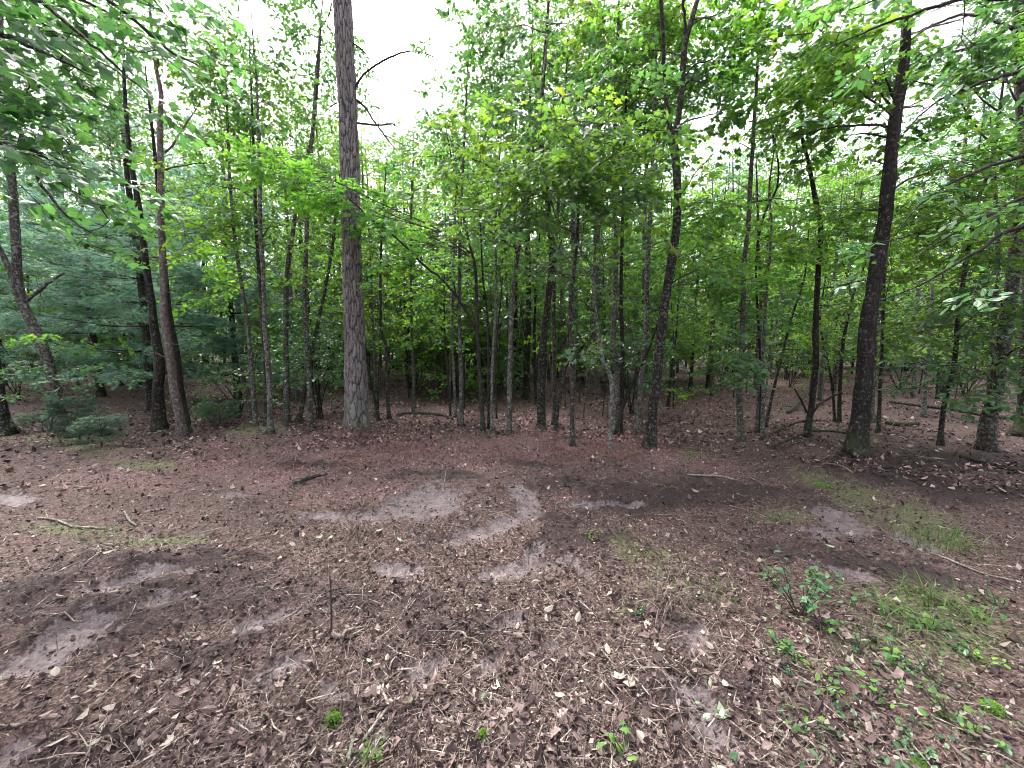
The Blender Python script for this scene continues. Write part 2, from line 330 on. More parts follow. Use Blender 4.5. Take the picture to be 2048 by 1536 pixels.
n1 = noise(t, P_, 14, 6, 0.7); n2 = noise(t, P_, 55, 5, 0.7); n3 = noise(t, P_, 2.2, 4, 0.6); n4 = noise(t, P_, 170, 3, 0.7)
base = ramp(t, n2, [(0.34, (0.0180, 0.0115, 0.0113)), (0.47, (0.0585, 0.0387, 0.0372)), (0.58, (0.1260, 0.0878, 0.0812)), (0.68, (0.2340, 0.1801, 0.1598))])
base = mix(t, 1.0, base, ramp(t, n1, [(0.3, (0.65, 0.62, 0.62)), (0.7, (1.25, 1.2, 1.15))]), 'MULTIPLY')
base = mix(t, 1.0, base, ramp(t, n3, [(0.35, (0.8, 0.78, 0.8)), (0.65, (1.15, 1.12, 1.05))]), 'MULTIPLY')
red = ramp(t, n2, [(0.36, (0.0253, 0.0141, 0.0143)), (0.48, (0.1094, 0.0605, 0.0591)), (0.60, (0.2765, 0.1782, 0.1730))])
hum = ramp(t, n2, [(0.30, (0.0128, 0.0088, 0.0088)), (0.6, (0.0360, 0.0240, 0.0232)), (0.75, (0.0720, 0.0512, 0.0480))])
soil = ramp(t, n1, [(0.30, (0.040, 0.029, 0.031)), (0.46, (0.105, 0.080, 0.083)), (0.70, (0.185, 0.150, 0.152))])
soil = mix(t, 1.0, soil, ramp(t, n2, [(0.36, (0.42, 0.40, 0.41)), (0.48, (1, 1, 1)), (0.66, (1.2, 1.18, 1.16))]), 'MULTIPLY')
soil = mix(t, 1.0, soil, ramp(t, n4, [(0.3, (0.75, 0.75, 0.75)), (0.6, (1.08, 1.08, 1.08))]), 'MULTIPLY')
grn = ramp(t, n2, [(0.3, (0.045, 0.055, 0.022)), (0.7, (0.16, 0.19, 0.08))])
c = mix(t, math_(t, 'MULTIPLY', sep.outputs[2], 0.7), base, red); c = mix(t, math_(t, 'MULTIPLY', sep.outputs[1], 0.9), c, hum)
c = mix(t, math_(t, 'MULTIPLY', at1.outputs['Alpha'], 0.55), c, grn)
bfac = ramp(t, math_(t, 'ADD', sep.outputs[0], math_(t, 'MULTIPLY', math_(t, 'SUBTRACT', math_(t, 'ADD', math_(t, 'MULTIPLY', n1, .5), math_(t, 'MULTIPLY', n2, .5)), 0.5), 2.2)), [(0.30, (0, 0, 0)), (0.52, (1, 1, 1))])
c = mix(t, bfac, c, soil)
p = N(t, 'ShaderNodeBsdfPrincipled'); p.inputs['Roughness'].default_value = 0.85; p.inputs['Specular IOR Level'].default_value = 0.25
t.links.new(c, p.inputs['Base Color'])
t.links.new(math_(t, 'SUBTRACT', 0.9, math_(t, 'MULTIPLY', sep.outputs[0], 0.32)), p.inputs['Roughness'])
b = N(t, 'ShaderNodeBump'); b.inputs['Strength'].default_value = 1.0; b.inputs['Distance'].default_value = 0.02
hh = math_(t, 'ADD', math_(t, 'MULTIPLY', n1, 0.7), math_(t, 'MULTIPLY', n2, 0.6))
t.links.new(math_(t, 'MULTIPLY', hh, math_(t, 'SUBTRACT', 1.0, math_(t, 'MULTIPLY', sep.outputs[0], 0.25))), b.inputs['Height'])
t.links.new(b.outputs[0], p.inputs['Normal']); t.links.new(p.outputs[0], out.inputs[0])
SOIL = m
ground = mb.build('ground', [m], smooth=True)
ca = ground.data.color_attributes.new('cover', 'FLOAT_COLOR', 'POINT')
ca.data.foreach_set('color', np.stack([M4[0], M4[1], M4[2], M4[3]], -1).astype(np.float32).ravel())
tag(ground, kind='structure')

# ------------------------------------------------------------------ litter on the ground
def transform(tv, pos, yaw, pitch, roll, sc):
    """tv: (v,3) or (n,v,3) template; others per item. Returns n x v x 3."""
    n = len(pos)
    if tv.ndim == 2: tv = np.broadcast_to(tv, (n, *tv.shape))
    cy_, sy = np.cos(yaw), np.sin(yaw); c2, s2 = np.cos(pitch), np.sin(pitch); c3, s3 = np.cos(roll), np.sin(roll)
    R = np.empty((n, 3, 3))
    R[:, 0, 0] = cy_ * c2; R[:, 0, 1] = cy_ * s2 * s3 - sy * c3; R[:, 0, 2] = cy_ * s2 * c3 + sy * s3
    R[:, 1, 0] = sy * c2; R[:, 1, 1] = sy * s2 * s3 + cy_ * c3; R[:, 1, 2] = sy * s2 * c3 - cy_ * s3
    R[:, 2, 0] = -s2; R[:, 2, 1] = c2 * s3; R[:, 2, 2] = c2 * c3
    sc = np.asarray(sc, float)
    if sc.ndim == 1: sc = sc[:, None, None]
    else: sc = sc[:, None, :]
    return np.einsum('nij,nvj->nvi', R, tv * sc) + pos[:, None]
def inst(mb, tv, tf, pos, yaw, pitch, roll, sc, mat=0):
    V = transform(tv, pos, yaw, pitch, roll, sc); n, k = V.shape[:2]
    mb.add(V.reshape(-1, 3), (tf[None] + (np.arange(n) * k)[:, None, None]).reshape(-1, tf.shape[1]), mat)
def scatter(n, rmin=0.9, rmax=26, half=62, power=0.0):
    r = np.exp(U(math.log(rmin), math.log(rmax), n)); a = np.radians(U(-half, half, n))
    return r * np.sin(a), r * np.cos(a), r
LF_OVAL_V = np.array([[0, 0, 0], [0.28, 0.26, -0.05], [0.68, 0.24, -0.07], [1, 0, -0.14], [0.68, -0.24, -0.07], [0.28, -0.26, -0.05]])
LF_OVAL_F = np.array([[0, 3, 2, 1], [0, 5, 4, 3]])
LF_DIA_V = np.array([[0, 0, 0], [0.45, 0.3, -0.07], [1, 0, -0.12], [0.45, -0.3, -0.07]])
LF_DIA_F = np.array([[0, 2, 1], [0, 3, 2]])
def maple():
    o = [(0, 0), (0.10, 0.22), (0.02, 0.50), (0.28, 0.36), (0.52, 0.56), (0.56, 0.26), (1.0, 0.0)]
    pts = o + [(x, -y) for x, y in o[-2:0:-1]]
    v = [(0.35, 0, 0.05)] + [(x, y, -0.12 * abs(y) - 0.10 * x * x) for x, y in pts]
    n = len(pts); return np.array(v), np.array([[0, 1 + (k + 1) % n, 1 + k] for k in range(n)])
LF_MAP_V, LF_MAP_F = maple()
def curl(tv, c): v = tv.copy(); v[:, 2] += c * ((v[:, 0] - 0.4) ** 2 * 1.2 + v[:, 1] ** 2 * 2.0); return v

# crumbs and leaf fragments
def lay(name, label, n, tmpl, size, mats, up=0.01, tilt=0.5, keep=None, rmax=22, half=60, w=None, cat=None):
    x, y, r = scatter(n, rmax=rmax, half=half)
    m = masks(x, y); k = U(0, 1, n) < keep(m, x, y)
    x, y = x[k], y[k]; m = [q[k] for q in m]; nn = len(x)
    z = H(x, y, m) + U(0, up, nn)
    mb = MB(); pos = np.stack([x, y, z], -1)
    s = size(nn)
    isred = (U(0, 1, nn) < m[2] * 0.65)
    isdk = (U(0, 1, nn) < m[1] * 0.8) & (len(mats) > 2)
    sel = np.where(isdk, 2, np.where(isred, 1, 0)) if len(mats) > 1 else np.zeros(nn, int)
    which = rng.integers(0, len(tmpl), nn)
    for ti, (tv, tf) in enumerate(tmpl):
        for rd in range(len(mats)):
            q = (which == ti) & (sel == rd)
            if not q.any(): continue
            c = q.sum()
            sc = np.stack([s[q], s[q] * U(0.6, 1.2, c), s[q]], -1) if w is None else np.stack([s[q], w(c), s[q]], -1)
            inst(mb, tv, tf, pos[q], U(0, 6.283, c), rng.normal(0, tilt, c), rng.normal(0, tilt, c), sc, rd)
    o = mb.build(name, mats); tag(o, label, cat, kind='stuff'); return o
leafT = [(curl(LF_OVAL_V, c), LF_OVAL_F) for c in (0.6, 1.6, -0.9)]
bitT = [(curl(LF_DIA_V, c), LF_DIA_F) for c in (1.2, -1.0)] + [(np.array([[0, -.3, 0], [1, -.4, 0.1], [0.8, 0.35, 0.0], [0.15, 0.45, 0.12]]), np.array([[0, 1, 2], [0, 2, 3]]))]
mapT = [(curl(LF_MAP_V, c), LF_MAP_F) for c in (0.5, 1.0)]
strawT = [(np.array([[0, -.5, 0], [0.5, -.5, 0.05], [0.5, .5, 0.05], [0, .5, 0], [1, 0, -0.01]]), np.array([[0, 1, 2], [0, 2, 3], [1, 4, 2]])),
          (np.array([[0, -.5, 0], [0.5, 12, 0.03], [0.5, 13, 0.03], [0, .5, 0], [1, 0, -0.01]]), np.array([[0, 1, 2], [0, 2, 3], [1, 4, 2]]))]
lay('leaf_fragments', 'broken brown leaf fragments strewn over the clearing floor', 165000, bitT, lambda n: np.clip(rng.lognormal(-4.25, 0.55, n), 0.006, 0.05), [DRYLEAF, REDLEAF, DARKBIT],
    0.02, 0.6, lambda m, x, y: (1 - 0.80 * m[0]) * (1 - 0.5 * m[1]))
lay('leaf_litter', 'dry tan and brown fallen leaves covering the clearing floor', 15000, leafT, lambda n: np.clip(rng.lognormal(-3.55, 0.35, n), 0.016, 0.065), [DRYLEAF, REDLEAF, DARKBIT],
    0.03, 0.55, lambda m, x, y: (1 - 0.96 * m[0]) * (1 - 0.55 * m[1]) * (0.35 + 0.65 * (fbm(x * 1.3, y * 1.3, 3, 44) > 0.5)))
lay('pine_needle_litter', 'thin dry pine needles and straw matted on the soil', 60000, strawT, lambda n: U(0.03, 0.11, n), [STRAW, REDSTRAW, DARKBIT],
    0.022, 0.22, lambda m, x, y: (1 - 0.90 * m[0]) * (1 - 0.3 * m[1]), w=lambda c: U(0.0014, 0.0030, c))
lay('soil_crumbs', 'small crumbs of earth, bark and leaf on the scraped bare soil', 60000, bitT, lambda n: np.clip(rng.lognormal(-4.6, 0.5, n), 0.004, 0.03), [DRYLEAF, REDLEAF, DARKBIT],
    0.004, 0.5, lambda m, x, y: 0.9 * np.clip(m[0] * 3, 0, 1) * (fbm(x * 6, y * 9, 3, 15) > .45), rmax=12)
twT = [(np.array([[0, -.5, 0], [0.5, .6, .02], [1, 2.5, 0], [1, 3.2, 0], [0.5, 1.6, .04], [0, .5, .012]]), np.array([[0, 1, 4, 5], [1, 2, 3, 4]])), (np.array([[0, -.5, 0], [0.5, -3.5, .03], [1, -2, 0], [1, -1.3, 0], [0.5, -2.5, .05], [0, .5, .012]]), np.array([[0, 1, 4, 5], [1, 2, 3, 4]]))]
lay('twig_litter', 'fine broken twigs and stalks strewn over the clearing', 5500, twT, lambda n: U(.04, .18, n), [DEADWOOD, BARK_BRN, BARK_DARK],
    0.02, 0.12, lambda m, x, y: 1 - 0.6 * m[0], w=lambda c: U(0.0022, 0.0055, c))
# coarse litter on the floor among and beyond the trees
def far_lay(name, label, n, tmpl, size, mats):
    r = np.exp(U(math.log(6.3), math.log(34), n)); a = np.radians(U(-60, 60, n)); x, y = r * np.sin(a), r * np.cos(a); m = masks(x, y)
    k = (U(0, 1, n) < (fbm(x * 1.1, y * 1.1, 4, 71) > .44) * .8 + .2) & (U(0, 1, n) > m[0]); x, y = x[k], y[k]; m = [q[k] for q in m]; nn = len(x); s = size(nn); mb = MB()
    sel = np.where(U(0, 1, nn) < .25 + m[2] * .6, 1, 0); sel = np.where(U(0, 1, nn) < .18, 2, sel); w_ = rng.integers(0, len(tmpl), nn); pos = np.stack([x, y, H(x, y, m) + U(0, .02, nn)], -1)
    for ti, (tv, tf) in enumerate(tmpl):
        for q in range(3):
            k = (w_ == ti) & (sel == q); c = k.sum()
            inst(mb, tv, tf, pos[k], U(0, 6.28, c), rng.normal(0, .5, c), rng.normal(0, .5, c), s[k], q)
    tag(mb.build(name, mats), label, kind='stuff')
far_lay('woodland_leaf_litter', 'brown and pinkish fallen leaves covering the floor under the trees', 60000, leafT + bitT, lambda n: U(.03, .08, n), [DRYLEAF, REDLEAF, DARKBIT])
# clods of churned humus
def clod():
    t_ = (1 + 5 ** .5) / 2
    v = np.array([(-1, t_, 0), (1, t_, 0), (-1, -t_, 0), (1, -t_, 0), (0, -1, t_), (0, 1, t_), (0, -1, -t_), (0, 1, -t_), (t_, 0, -1), (t_, 0, 1), (-t_, 0, -1), (-t_, 0, 1)]) / 1.9
    f = np.array([(0, 11, 5), (0, 5, 1), (0, 1, 7), (0, 7, 10), (0, 10, 11), (1, 5, 9), (5, 11, 4), (11, 10, 2), (10, 7, 6), (7, 1, 8), (3, 9, 4), (3, 4, 2), (3, 2, 6), (3, 6, 8), (3, 8, 9), (4, 9, 5), (2, 4, 11), (6, 2, 10), (8, 6, 7), (9, 8, 1)])
    return v, f
cv, cf = clod()
clodT = [(cv * rng.uniform(0.6, 1.25, (12, 1)) * np.array([1, 1, 0.6]), cf) for _ in range(5)]
lay('soil_clods', 'dark crumbly clods of churned earth along the scraped tracks', 9000, clodT, lambda n: np.clip(rng.lognormal(-4.6, 0.55, n), 0.004, 0.038), [DARKBIT],
    0.004, 0.6, lambda m, x, y: 0.06 + 0.9 * m[1] + 0.25 * np.clip(4 * m[0] * (1 - m[0]), 0, 1), rmax=14)

# ------------------------------------------------------------------ grass and weeds
def blades(mb, x, y, h, wd, lean, mat=0):
    n = len(x); z = H(x, y)
    a = U(0, 6.283, n); L = lean * U(0.3, 1.3, n); dx, dy = np.cos(a), np.sin(a)
    t_ = np.array([0, .35, .7, 1.0]); ww = np.array([1, .9, .6, .0])
    rows = []
    for k in range(4):
        f = t_[k]; cx = x + dx * L * h * f * f; cy2 = y + dy * L * h * f * f; cz = z + h * (f - 0.35 * L * f * f)
        wv = wd * ww[k] / 2
        rows += [np.stack([cx - dy * wv, cy2 + dx * wv, cz], -1)] + ([np.stack([cx + dy * wv, cy2 - dx * wv, cz], -1)] if k < 3 else [])
    V = np.stack(rows, 1)
    F4 = np.array([[0, 1, 3, 2], [2, 3, 5, 4]]); F3 = np.array([[4, 5, 6]])
    base = mb.n; mb.add(V.reshape(-1, 3), (F4[None] + (np.arange(n) * 7)[:, None, None]).reshape(-1, 4), mat)
    mb.F.append(((F3[None] + (np.arange(n) * 7)[:, None, None]).reshape(-1, 3) + base, mat))
x, y, r = scatter(70000, 1.2, 14, 60)
k = U(0, 1, len(x)) < masks(x, y)[3] ** 1.5 * 0.8 * (fbm(x * 5, y * 5, 3, 77) > 0.47); x, y = x[k], y[k]
mb = MB(); blades(mb, x, y, U(0.02, 0.08, len(x)), U(0.0025, 0.005, len(x)), 1.3)
tag(mb.build('grass', [GRASS]), 'short green grass growing along the right edge of the clearing', kind='stuff')
x, y, r = scatter(26000, 1.2, 10, 60)
k = U(0, 1, len(x)) < 0.5 * (1 - masks(x, y)[0]) * (fbm(x * 1.5, y * 1.5, 3, 78) > 0.52); x, y = x[k], y[k]
mb = MB(); blades(mb, x, y, U(0.02, 0.08, len(x)), U(0.002, 0.004, len(x)), 1.8)
tag(mb.build('dead_grass', [STRAW]), 'bent dead straw coloured grass in tufts across the soil', kind='stuff')

# ------------------------------------------------------------------ leaf sprays
def rotv(v, yaw, pitch, roll): return transform(v, np.zeros((1, 3)), np.array([yaw]), np.array([pitch]), np.array([roll]), np.array([1.0]))[0]
def twig_strip(p0, p1, w0, w1):
    d = np.array(p1) - np.array(p0); s = np.cross(d, [0, 0, 1.0]); s = s / (np.linalg.norm(s) + 1e-9); u = np.array([0, 0, 1.0])
    return np.array([p0 + s * w0, p0 - s * w0 * .5 + u * w0, p0 - s * w0 * .5 - u * w0, p1 + s * w1, p1 - s * w1 * .5 + u * w1, p1 - s * w1 * .5 - u * w1])
TS_F = np.array([[0, 1, 4, 3], [1, 2, 5, 4], [2, 0, 3, 5]])
def make_spray(LV, nleaf, length, lsize, flat=0.35, twigs=5):
    """one spray: nleaf leaves on side twigs off a main twig along +x."""
    nodes = []; tw = []
    def line(f): return np.array([f * length, 0.06 * length * math.sin(f * 3 + ph), -0.22 * length * f * f])
    ph = U(0, 6)
    tw.append(twig_strip(line(0), line(0.55), 0.004, 0.0028)); tw.append(twig_strip(line(0.55), line(1), 0.0028, 0.0012))
    nt_ = twigs - 2
    for q in range(nt_):
        f = 0.2 + 0.7 * q / max(nt_, 1); a = (1 if q % 2 else -1) * U(0.6, 1.0); Ls = length * U(0.35, 0.55) * (1.1 - 0.5 * f)
        p0 = line(f); d = np.array([math.cos(a), math.sin(a), U(-0.25, 0.1)]); p1 = p0 + d * Ls
        tw.append(twig_strip(p0, p1, 0.0022, 0.001)); nodes.append((p0, p1, a))
    nodes.append((line(0.3), line(1), 0.0)); LVs = []
    for q in range(nleaf):
        p0, p1, a = nodes[q % len(nodes)]; f = 0.25 + 0.75 * ((q // len(nodes)) + U(0.2, 1)) / (nleaf / len(nodes))
        f = min(f, 1.0); side = (1 if (q // len(nodes)) % 2 else -1) * (0.3 + 0.8 * (1 - f * 0.6))
        p = p0 + (p1 - p0) * f
        v = rotv(LV * lsize * U(0.65, 1.2), a + side + rng.normal(0, .25), rng.normal(0.15, flat), rng.normal(0, flat * 1.2))
        LVs.append(v + p + rng.normal(0, 0.01, 3))
    return np.concatenate(LVs), np.concatenate(tw)
class Spray:
    def __init__(s, LV, LF, nleaf, length, lsize, flat=0.35, nvar=10, twigs=5):
        s.k = len(LV); s.nleaf = nleaf
        vs = [make_spray(LV, nleaf, length, lsize, flat, twigs) for _ in range(nvar)]
        s.L = np.stack([a for a, b in vs]); s.T = np.stack([b for a, b in vs])
        s.LF = (LF[None] + (np.arange(nleaf) * s.k)[:, None, None]).reshape(-1, LF.shape[1])
        nt_ = s.T.shape[1] // 6; s.TF = (TS_F[None] + (np.arange(nt_) * 6)[:, None, None]).reshape(-1, 4)
    def put(s, mb, pos, yaw, pitch=None, roll=None, sc=None, mat=0, tmat=1):
        n = len(pos)
        if n == 0: return
        pitch = rng.normal(0.05, 0.3, n) if pitch is None else pitch; roll = rng.normal(0, 0.3, n) if roll is None else roll
        sc = U(0.75, 1.25, n) if sc is None else sc
        w_ = rng.integers(0, len(s.L), n)
        for A, F, mm in ((s.L, s.LF, mat), (s.T, s.TF, tmat)):
            V = transform(A[w_], pos, yaw, pitch, roll, sc); k = V.shape[1]
            mb.add(V.reshape(-1, 3), (F[None] + (np.arange(n) * k)[:, None, None]).reshape(-1, F.shape[1]), mm)
def tuft_template(nn=8):
    V = []; F = []
    for q in range(nn):
        a = q / nn * 6.283 + U(0, .5); sp_ = U(0.35, 0.8); d = np.array([math.cos(sp_), math.sin(sp_) * math.cos(a), math.sin(sp_) * math.sin(a)])
        s_ = np.cross(d, [0.3, 0.2, 1.0]); s_ /= np.linalg.norm(s_)
        V += [s_ * 0.05, -s_ * 0.05, d * U(0.8, 1.1) + np.array([0, 0, -0.12])]; F.append([3 * q, 3 * q + 1, 3 * q + 2])
    return np.array(V), np.array(F)
TU_V, TU_F = tuft_template()
S_NEAR = Spray(LF_MAP_V, LF_MAP_F, 22, 0.58, 0.080, 0.40, 10, 7)
S_NEAROV = Spray(LF_OVAL_V, LF_OVAL_F, 20, 0.55, 0.10, 0.3, 10, 6)
S_NEARL = Spray(LF_MAP_V, LF_MAP_F, 16, 0.60, 0.112, 0.40, 10, 7)
S_MID = Spray(LF_MAP_V, LF_MAP_F, 24, 0.52, 0.074, 0.42, 12)
S_OV = Spray(LF_OVAL_V, LF_OVAL_F, 24, 0.52, 0.078, 0.42, 12)
S_SM = Spray(LF_DIA_V, LF_DIA_F, 30, 0.50, 0.060, 0.45, 12)
S_DIST = Spray(LF_DIA_V, LF_DIA_F, 22, 0.80, 0.14, 0.45, 10, 3)
S_DIST.T = S_DIST.T[:, :6]; S_DIST.TF = S_DIST.TF[:3]
S_FAR = Spray(LF_DIA_V, LF_DIA_F, 34, 0.72, 0.088, 0.45, 12, 3)
S_PINE = Spray(TU_V, TU_F, 24, 0.55, 0.115, 0.25, 10, 5)
S_PINEF = Spray(TU_V[:15], TU_F[:5], 14, 0.60, 0.16, 0.3, 8, 3)

def in_blob(n, c, r):
    d = rng.normal(0, 1, (n, 3)); d /= np.linalg.norm(d, axis=1)[:, None]; q = U(0, 1, n) ** (1 / 2.2)
    return c + d * q[:, None] * r

SKY = [(790, 115, 88, 110), (830, 200, 34, 34), (545, 50, 26, 42), (375, 190, 34, 44), (345, 60, 22, 44), (560, 270, 24, 30), (1490, 125, 38, 50), (1455, 215, 40, 26), (1410, 300, 32, 42), (1700, 320, 36, 30), (1990, 215, 46, 28), (1410, 345, 26, 24),
       (885, 465, 14, 22), (995, 385, 14, 22), (300, 270, 28, 18), (600, 350, 22, 26), (1665, 375, 22, 14), (180, 160, 22, 14), (215, 300, 24, 14), (930, 30, 26, 30), (1560, 60, 16, 20), (1760, 60, 26, 12), (85, 25, 24, 14), (1905, 290, 20, 12)]
def sky_open(P, strength=0.93):
    """false where a branch would close one of the openings in the canopy"""
    px, py, dep = proj(P); k = np.ones(len(P), bool)
    for cx, cy_, rx, ry in SKY:
        r = ((px - cx) / rx) ** 2 + ((py - cy_) / ry) ** 2
        k &= ~((r < 1) & (U(0, 1, len(P)) < strength))
    return k

# ------------------------------------------------------------------ the traced trees
def px_path(pts, Y0, wob=0.0):
    """picture polyline (x, y, width) at depth plane Y0 -> n x 4 (xyz, radius)"""
    out = []; n = len(pts)
    for q, (a, b_, w_) in enumerate(pts):
        p = at(a, b_, Y0 + wob * math.sin(q * 1.3)); out.append([*p, 0.90 * w_ * depth_of(p) / FPX / 2])
    return np.array(out)
def trunk_mesh(P4, n=12, flare=0.45, lump=0.18, seed=0, step=0.12, plates=False):
    S = smooth_path(P4, step); P = S[:, :3].copy(); R = np.maximum(S[:, 3], 0.004)
    hgt = P[:, 2] - P[0, 2]; R = R * (1 + flare * np.exp(-np.maximum(hgt, 0) / (0.06 + R[0] * 0.7)))
    mb = MB(); tube(mb, P, R, max(n, 12), 0, lump, True, seed, 0.55); return mb
def branch(mb, p0, p1, r0, r1, n=5, sag=0.0, wig=0.06, mat=0, steps=9):
    p0, p1 = np.array(p0), np.array(p1); L = np.linalg.norm(p1 - p0); t_ = np.linspace(0, 1, steps)[:, None]
    P = p0 + (p1 - p0) * t_; P[:, 2] += (sag * L * 4 * t_ * (1 - t_))[:, 0]
    ph = U(0, 6, 3); P += wig * L * np.sin(t_ * np.array([5, 6, 7]) + ph) * t_ * (1 - t_) * 2 * 0.7
    tube(mb, P, np.linspace(r0, r1, steps), n, mat, 0, False); return P

TREES = []
def T(name, label, bark, pts, leaves=(), br=(), group=None, cat='tree', n=10, Y=None, sag=0.0, lm=None, top=None):
    TREES.append(dict(name=name, label=label, bark=bark, pts=pts, leaves=leaves, br=br, group=group, cat=cat, n=n, Y=Y, lm=lm))
# leaves: (cx, cy, rx, ry, depth offset, sprays, spray kind, material)
D, G, Yl = 'D', 'G', 'Y'
T('pine_tree', 'tallest thick straight pine trunk with deeply plated bark left of centre', 'pine', [(716, 862, 55), (714, 815, 52), (712, 752, 48), (709, 659, 44), (706, 565, 41), (702, 440, 40), (701, 400, 40), (699, 312, 40), (695, 200, 39), (689, 94, 39), (684, 0, 38), (680, -90, 37)], n=72,
  br=[[(708, 180, 6), (722, 155, 5), (745, 135, 4.5), (780, 115, 4), (822, 102, 3), (858, 110, 2.5), (890, 132, 1.5)], [(712, 198, 6), (730, 215, 5), (750, 245, 4), (770, 272, 3.5), (790, 297, 2)], [(765, 268, 3), (790, 280, 2), (812, 293, 1)],
      [(714, 246, 5), (740, 249, 4.5), (765, 250, 4), (785, 247, 3.5), (802, 262, 2), (840, 282, 1)], [(704, 85, 3.5), (720, 95, 3), (743, 119, 1.5)], [(692, 62, 5), (697, 40, 4), (702, 5, 3), (704, -30, 2)],
      [(664, 5, 3), (660, 25, 2.5), (645, 50, 1.5), (640, 62, 1)], [(675, 205, 3), (655, 218, 2), (640, 232, 1)], [(686, 118, 6), (680, 112, 4), (674, 107, 2)]])
T('leaning_tree', 'leaning curved tree with mottled lichen bark behind the bushy pine sapling at left', 'grey', [(124, 862, 24), (119, 824, 21), (109, 777, 19), (97, 727, 19), (78, 677, 19), (59, 637, 18), (44, 602, 18), (34, 565, 18), (33, 518, 16), (30, 460, 16), (25, 375, 14), (22, 312, 13), (14, 266, 12), (6, 219, 11), (3, 131, 10), (2, 40, 8)],
  [(50, 720, 60, 40, -.5, 7, S_MID, D), (150, 660, 40, 20, -.6, 5, S_MID, G), (110, 755, 50, 30, -.6, 7, S_MID, D), (30, 420, 60, 60, 0.5, 16, S_MID, D), (60, 160, 110, 120, .5, 34, S_OV, D)],
  [[(25, 556, 11), (10, 520, 10), (-5, 490, 9), (-40, 430, 8)], [(54, 601, 8), (80, 580, 7), (105, 560, 6), (128, 546, 4)], [(128, 549, 3.5), (160, 555, 3.5), (190, 559, 3), (205, 568, 2.5), (234, 571, 1.5)], [(100, 860, 8), (104, 835, 7), (112, 800, 6)],
   [(14, 215, 6), (30, 200, 5), (55, 178, 4), (95, 165, 3.5), (158, 130, 2)], [(30, 230, 5), (45, 195, 5), (70, 180, 4), (100, 160, 2)]])
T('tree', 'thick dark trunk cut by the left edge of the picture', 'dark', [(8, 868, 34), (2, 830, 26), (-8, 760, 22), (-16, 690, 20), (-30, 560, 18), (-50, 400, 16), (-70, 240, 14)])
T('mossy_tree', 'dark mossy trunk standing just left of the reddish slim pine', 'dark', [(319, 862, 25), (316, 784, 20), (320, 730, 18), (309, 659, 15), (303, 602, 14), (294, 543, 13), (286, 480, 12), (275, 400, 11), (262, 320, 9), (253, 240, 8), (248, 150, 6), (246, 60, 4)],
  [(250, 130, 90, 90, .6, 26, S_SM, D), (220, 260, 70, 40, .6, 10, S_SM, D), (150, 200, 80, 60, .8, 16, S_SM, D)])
T('slim_pine_tree', 'slim reddish pine trunk with short dead twigs, right of the mossy trunk', 'red', [(364, 874, 19), (359, 831, 17), (347, 768, 15), (341, 721, 15), (331, 659, 14), (327, 596, 13), (327, 534, 13), (323, 459, 13), (322, 359, 12), (320, 266, 10), (322, 188, 9), (316, 156, 8), (306, 90, 7), (300, 20, 6), (296, -40, 5)],
  [(330, 120, 60, 70, .4, 16, S_SM, D), (400, 330, 60, 50, .3, 14, S_OV, G), (300, 30, 60, 50, .4, 14, S_SM, D)],
  [[(329, 305, 5), (345, 290, 4.5), (370, 250, 4), (395, 215, 2.5), (405, 195, 1.5)], [(326, 394, 2.5), (345, 394, 2), (370, 395, 1.5), (385, 388, 1)], [(324, 422, 2), (345, 425, 1.5), (375, 430, 1)], [(329, 500, 2), (340, 505, 1.5), (352, 512, 1)], [(326, 580, 2), (342, 586, 1.5)], [(318, 308, 5), (308, 318, 3.5), (300, 328, 2)],
   [(330, 715, 2), (318, 708, 1.5), (310, 705, 1)]], n=14)
T('tree', 'dark slender trunk crossing behind the base of the reddish slim pine', 'dark', [(377, 868, 15), (372, 831, 12), (362, 777, 11), (356, 721, 11), (344, 659, 11), (337, 615, 10), (330, 540, 9), (322, 450, 8), (312, 330, 7), (300, 220, 5)], [(290, 260, 60, 60, .5, 20, S_SM, D)])
T('sapling', 'pale grey barked young tree with a wavy stem, nearest left of the thick pine', 'grey', [(541, 868, 12), (539, 784, 11), (536, 721, 11), (530, 659, 10), (528, 596, 9), (525, 518, 9), (520, 456, 8.5), (520, 375, 8), (519, 281, 7), (516, 234, 6), (512, 150, 4.5), (505, 60, 3)],
  [(430, 200, 60, 80, .4, 20, S_OV, G), (500, 70, 70, 70, .3, 26, S_OV, D), (470, 150, 60, 60, .3, 22, S_OV, G), (540, 210, 60, 40, .2, 14, S_OV, D), (590, 300, 40, 40, .2, 8, S_OV, D), (440, 380, 80, 60, .2, 26, S_OV, Yl), (560, 480, 60, 50, .3, 20, S_OV, G), (460, 480, 70, 60, .5, 22, S_OV, Yl)],
  [[(521, 555, 3), (510, 540, 2.5), (490, 525, 2), (470, 520, 1)], [(527, 535, 4), (545, 520, 3), (565, 515, 2)], [(528, 630, 3), (510, 605, 2.5), (480, 590, 1.5)], [(531, 640, 3), (555, 622, 2), (590, 618, 1)]])
T('sapling', 'second stem close behind the pale grey sapling, slightly to its left', 'brown', [(531, 852, 9), (531, 752, 8), (524, 640, 7), (519, 565, 7), (512, 450, 6.5), (509, 344, 6), (505, 240, 5), (500, 120, 3)], [(450, 230, 60, 60, .3, 20, S_OV, G), (400, 130, 50, 60, .2, 18, S_OV, D), (430, 60, 50, 50, .2, 16, S_OV, D)])
T('sapling', 'short grey trunk left of the paired stems at the left side of the clearing', 'grey', [(511, 852, 11), (503, 737, 9), (494, 640, 8), (470, 480, 7), (460, 360, 6), (455, 240, 5), (450, 120, 3)], [(450, 280, 60, 60, .4, 22, S_OV, G), (380, 460, 60, 60, .4, 20, S_OV, G), (430, 560, 60, 50, .4, 18, S_OV, Yl)])
